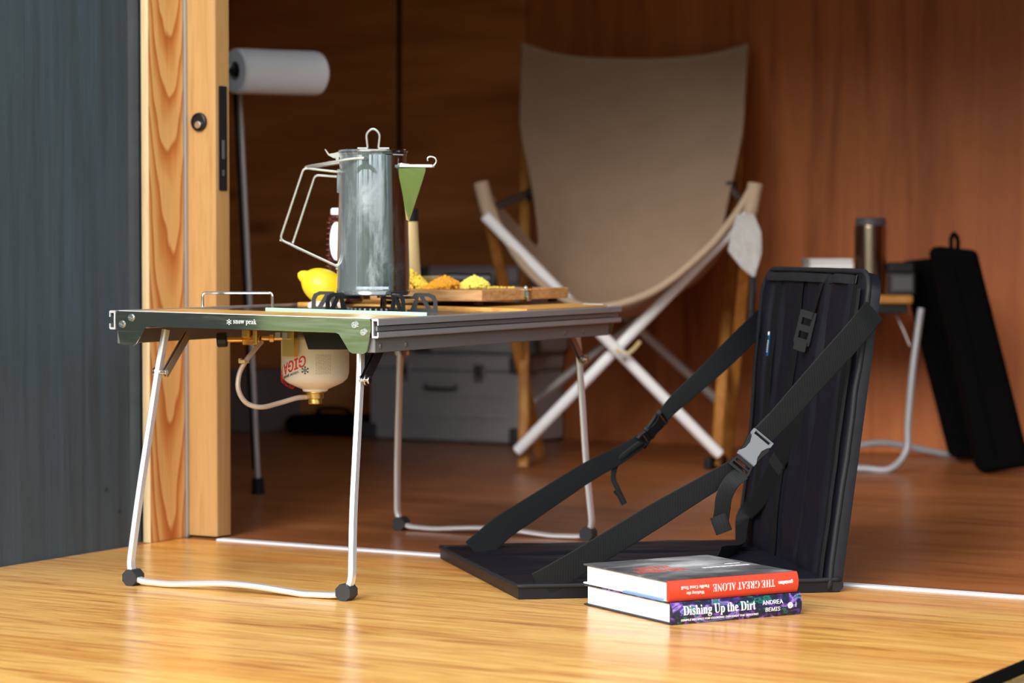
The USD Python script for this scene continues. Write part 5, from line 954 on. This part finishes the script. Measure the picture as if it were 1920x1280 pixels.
obj('leg_loop', tube(spline(L2, 80), 0.0078, 12), M['table_tube'], t2, smooth=40)
obj('brace_wire', tube(spline([A(1672, 575, 5.66), A(1690, 610, 5.655), A(1706, 648, 5.64)], 10), 0.0022, 8), M['alu_tube_dull'], t2)
ps = thing('paper_stack', 'stack of white paper trays on the side table left of the tumbler', 'stack', t2o + [0, 0, zt2], RA)
z = 0.0
for k, (w, h_) in enumerate(((0.122, 0.016), (0.120, 0.012), (0.116, 0.018), (0.110, 0.010), (0.106, 0.016), (0.100, 0.008))):
    o = 0.003 * math.sin(k * 2.1); obj('tray', cbox((-0.125 + 0.004 * k + o, -0.06, z), (-0.131 + 0.004 * k + w, 0.10, z + h_ - 0.0012), 0.002), M['paper_white'], ps); z += h_
tq = px(1632, 520, 5.70)
tu = thing('tumbler', 'tall brown steel tumbler standing on the side table', 'tumbler', (tq[0], tq[1], zt2), 0)
obj('tumbler_body', lathe([[0, 0], [0.032, 0], [0.034, 0.002], [0.0352, 0.03], [0.0352, 0.150], [0.034, 0.153], [0, 0.153]], 48), M['tumbler_steel'], tu)
obj('lid', lathe([[0, 0.153], [0.0335, 0.153], [0.0345, 0.156], [0.0340, 0.166], [0.0305, 0.170], [0.027, 0.1685], [0, 0.168]], 40), M['case_dark'], tu)
bq2 = px(1688, 540, 5.64)
bx2 = thing('black_case', 'dark speaker-like case on the side table right of the tumbler', 'case', (bq2[0], bq2[1], zt2), RA)
obj('case_body', rbox((-0.026, -0.02, 0.0), (0.030, 0.03, 0.052), 0.006), M['dark_box'], bx2); obj('case_top', rbox((-0.029, -0.026, 0.048), (0.027, 0.025, 0.072), 0.006), M['rubber'], bx2)
obj('front_panel', cbox((-0.020, -0.0215, 0.010), (0.024, -0.019, 0.042), 0.001), M['case_dark'], bx2)
def lean_bag(label, TLp, TRp, BLp, BRp, dt, db_, th, loop=True):
    a, b, c, d_ = px(*TLp, dt), px(*TRp, dt), px(*BRp, db_), px(*BLp, db_)
    o = np.array([d_[0], d_[1], 0]); t = thing('carry_bag', label, 'bag', o, 0)
    away = -TOC; r = 0.016; s = trimesh.creation.icosphere(2, r).vertices; P = []
    for q in (a, b, c, d_):
        for f in (0, th): P.append(s + q - o + away * f)
    n1 = unit(np.cross(b - a, d_ - a))
    body = hullpts(np.vstack(P)); body.vertices[:, 2] = np.maximum(body.vertices[:, 2], 0.0015); bo_ = obj('bag_body', body, M['bag_black'], t, smooth=50)
    k1, k2 = a * .85 + b * .15 - o, a * .15 + b * .85 - o
    sl = lambda f0, f1: tube([(a - o) * (1 - f) + (d_ - o) * f + (b - a) * g - away * (r + 0.001) for f, g in zip(np.linspace(f0, f1, 12), np.full(12, 0.28))], 0.0035, 8)
    obj('seam', sl(0.05, 0.95), M['bag_black'], bo_)
    h = [a * (1 - g) + b * g - o + np.array([0, 0, r + u]) + away * th / 2 for g, u in ((0.42, -0.004), (0.42, 0.020), (0.52, 0.030), (0.64, 0.018), (0.64, -0.004))]
    if loop: obj('carry_loop', tube(spline(h, 26), 0.005, 8), M['bag_black'], t)
lean_bag('shorter black bag leaning on the side table, behind the taller one', (1709, 502), (1748, 498), (1796, 846), (1836, 846), 5.70, 5.86, 0.05, False)
lean_bag('taller black bag with a carry loop leaning at the right edge', (1765, 476), (1820, 482), (1850, 872), (1916, 862), 5.46, 5.58, 0.06)
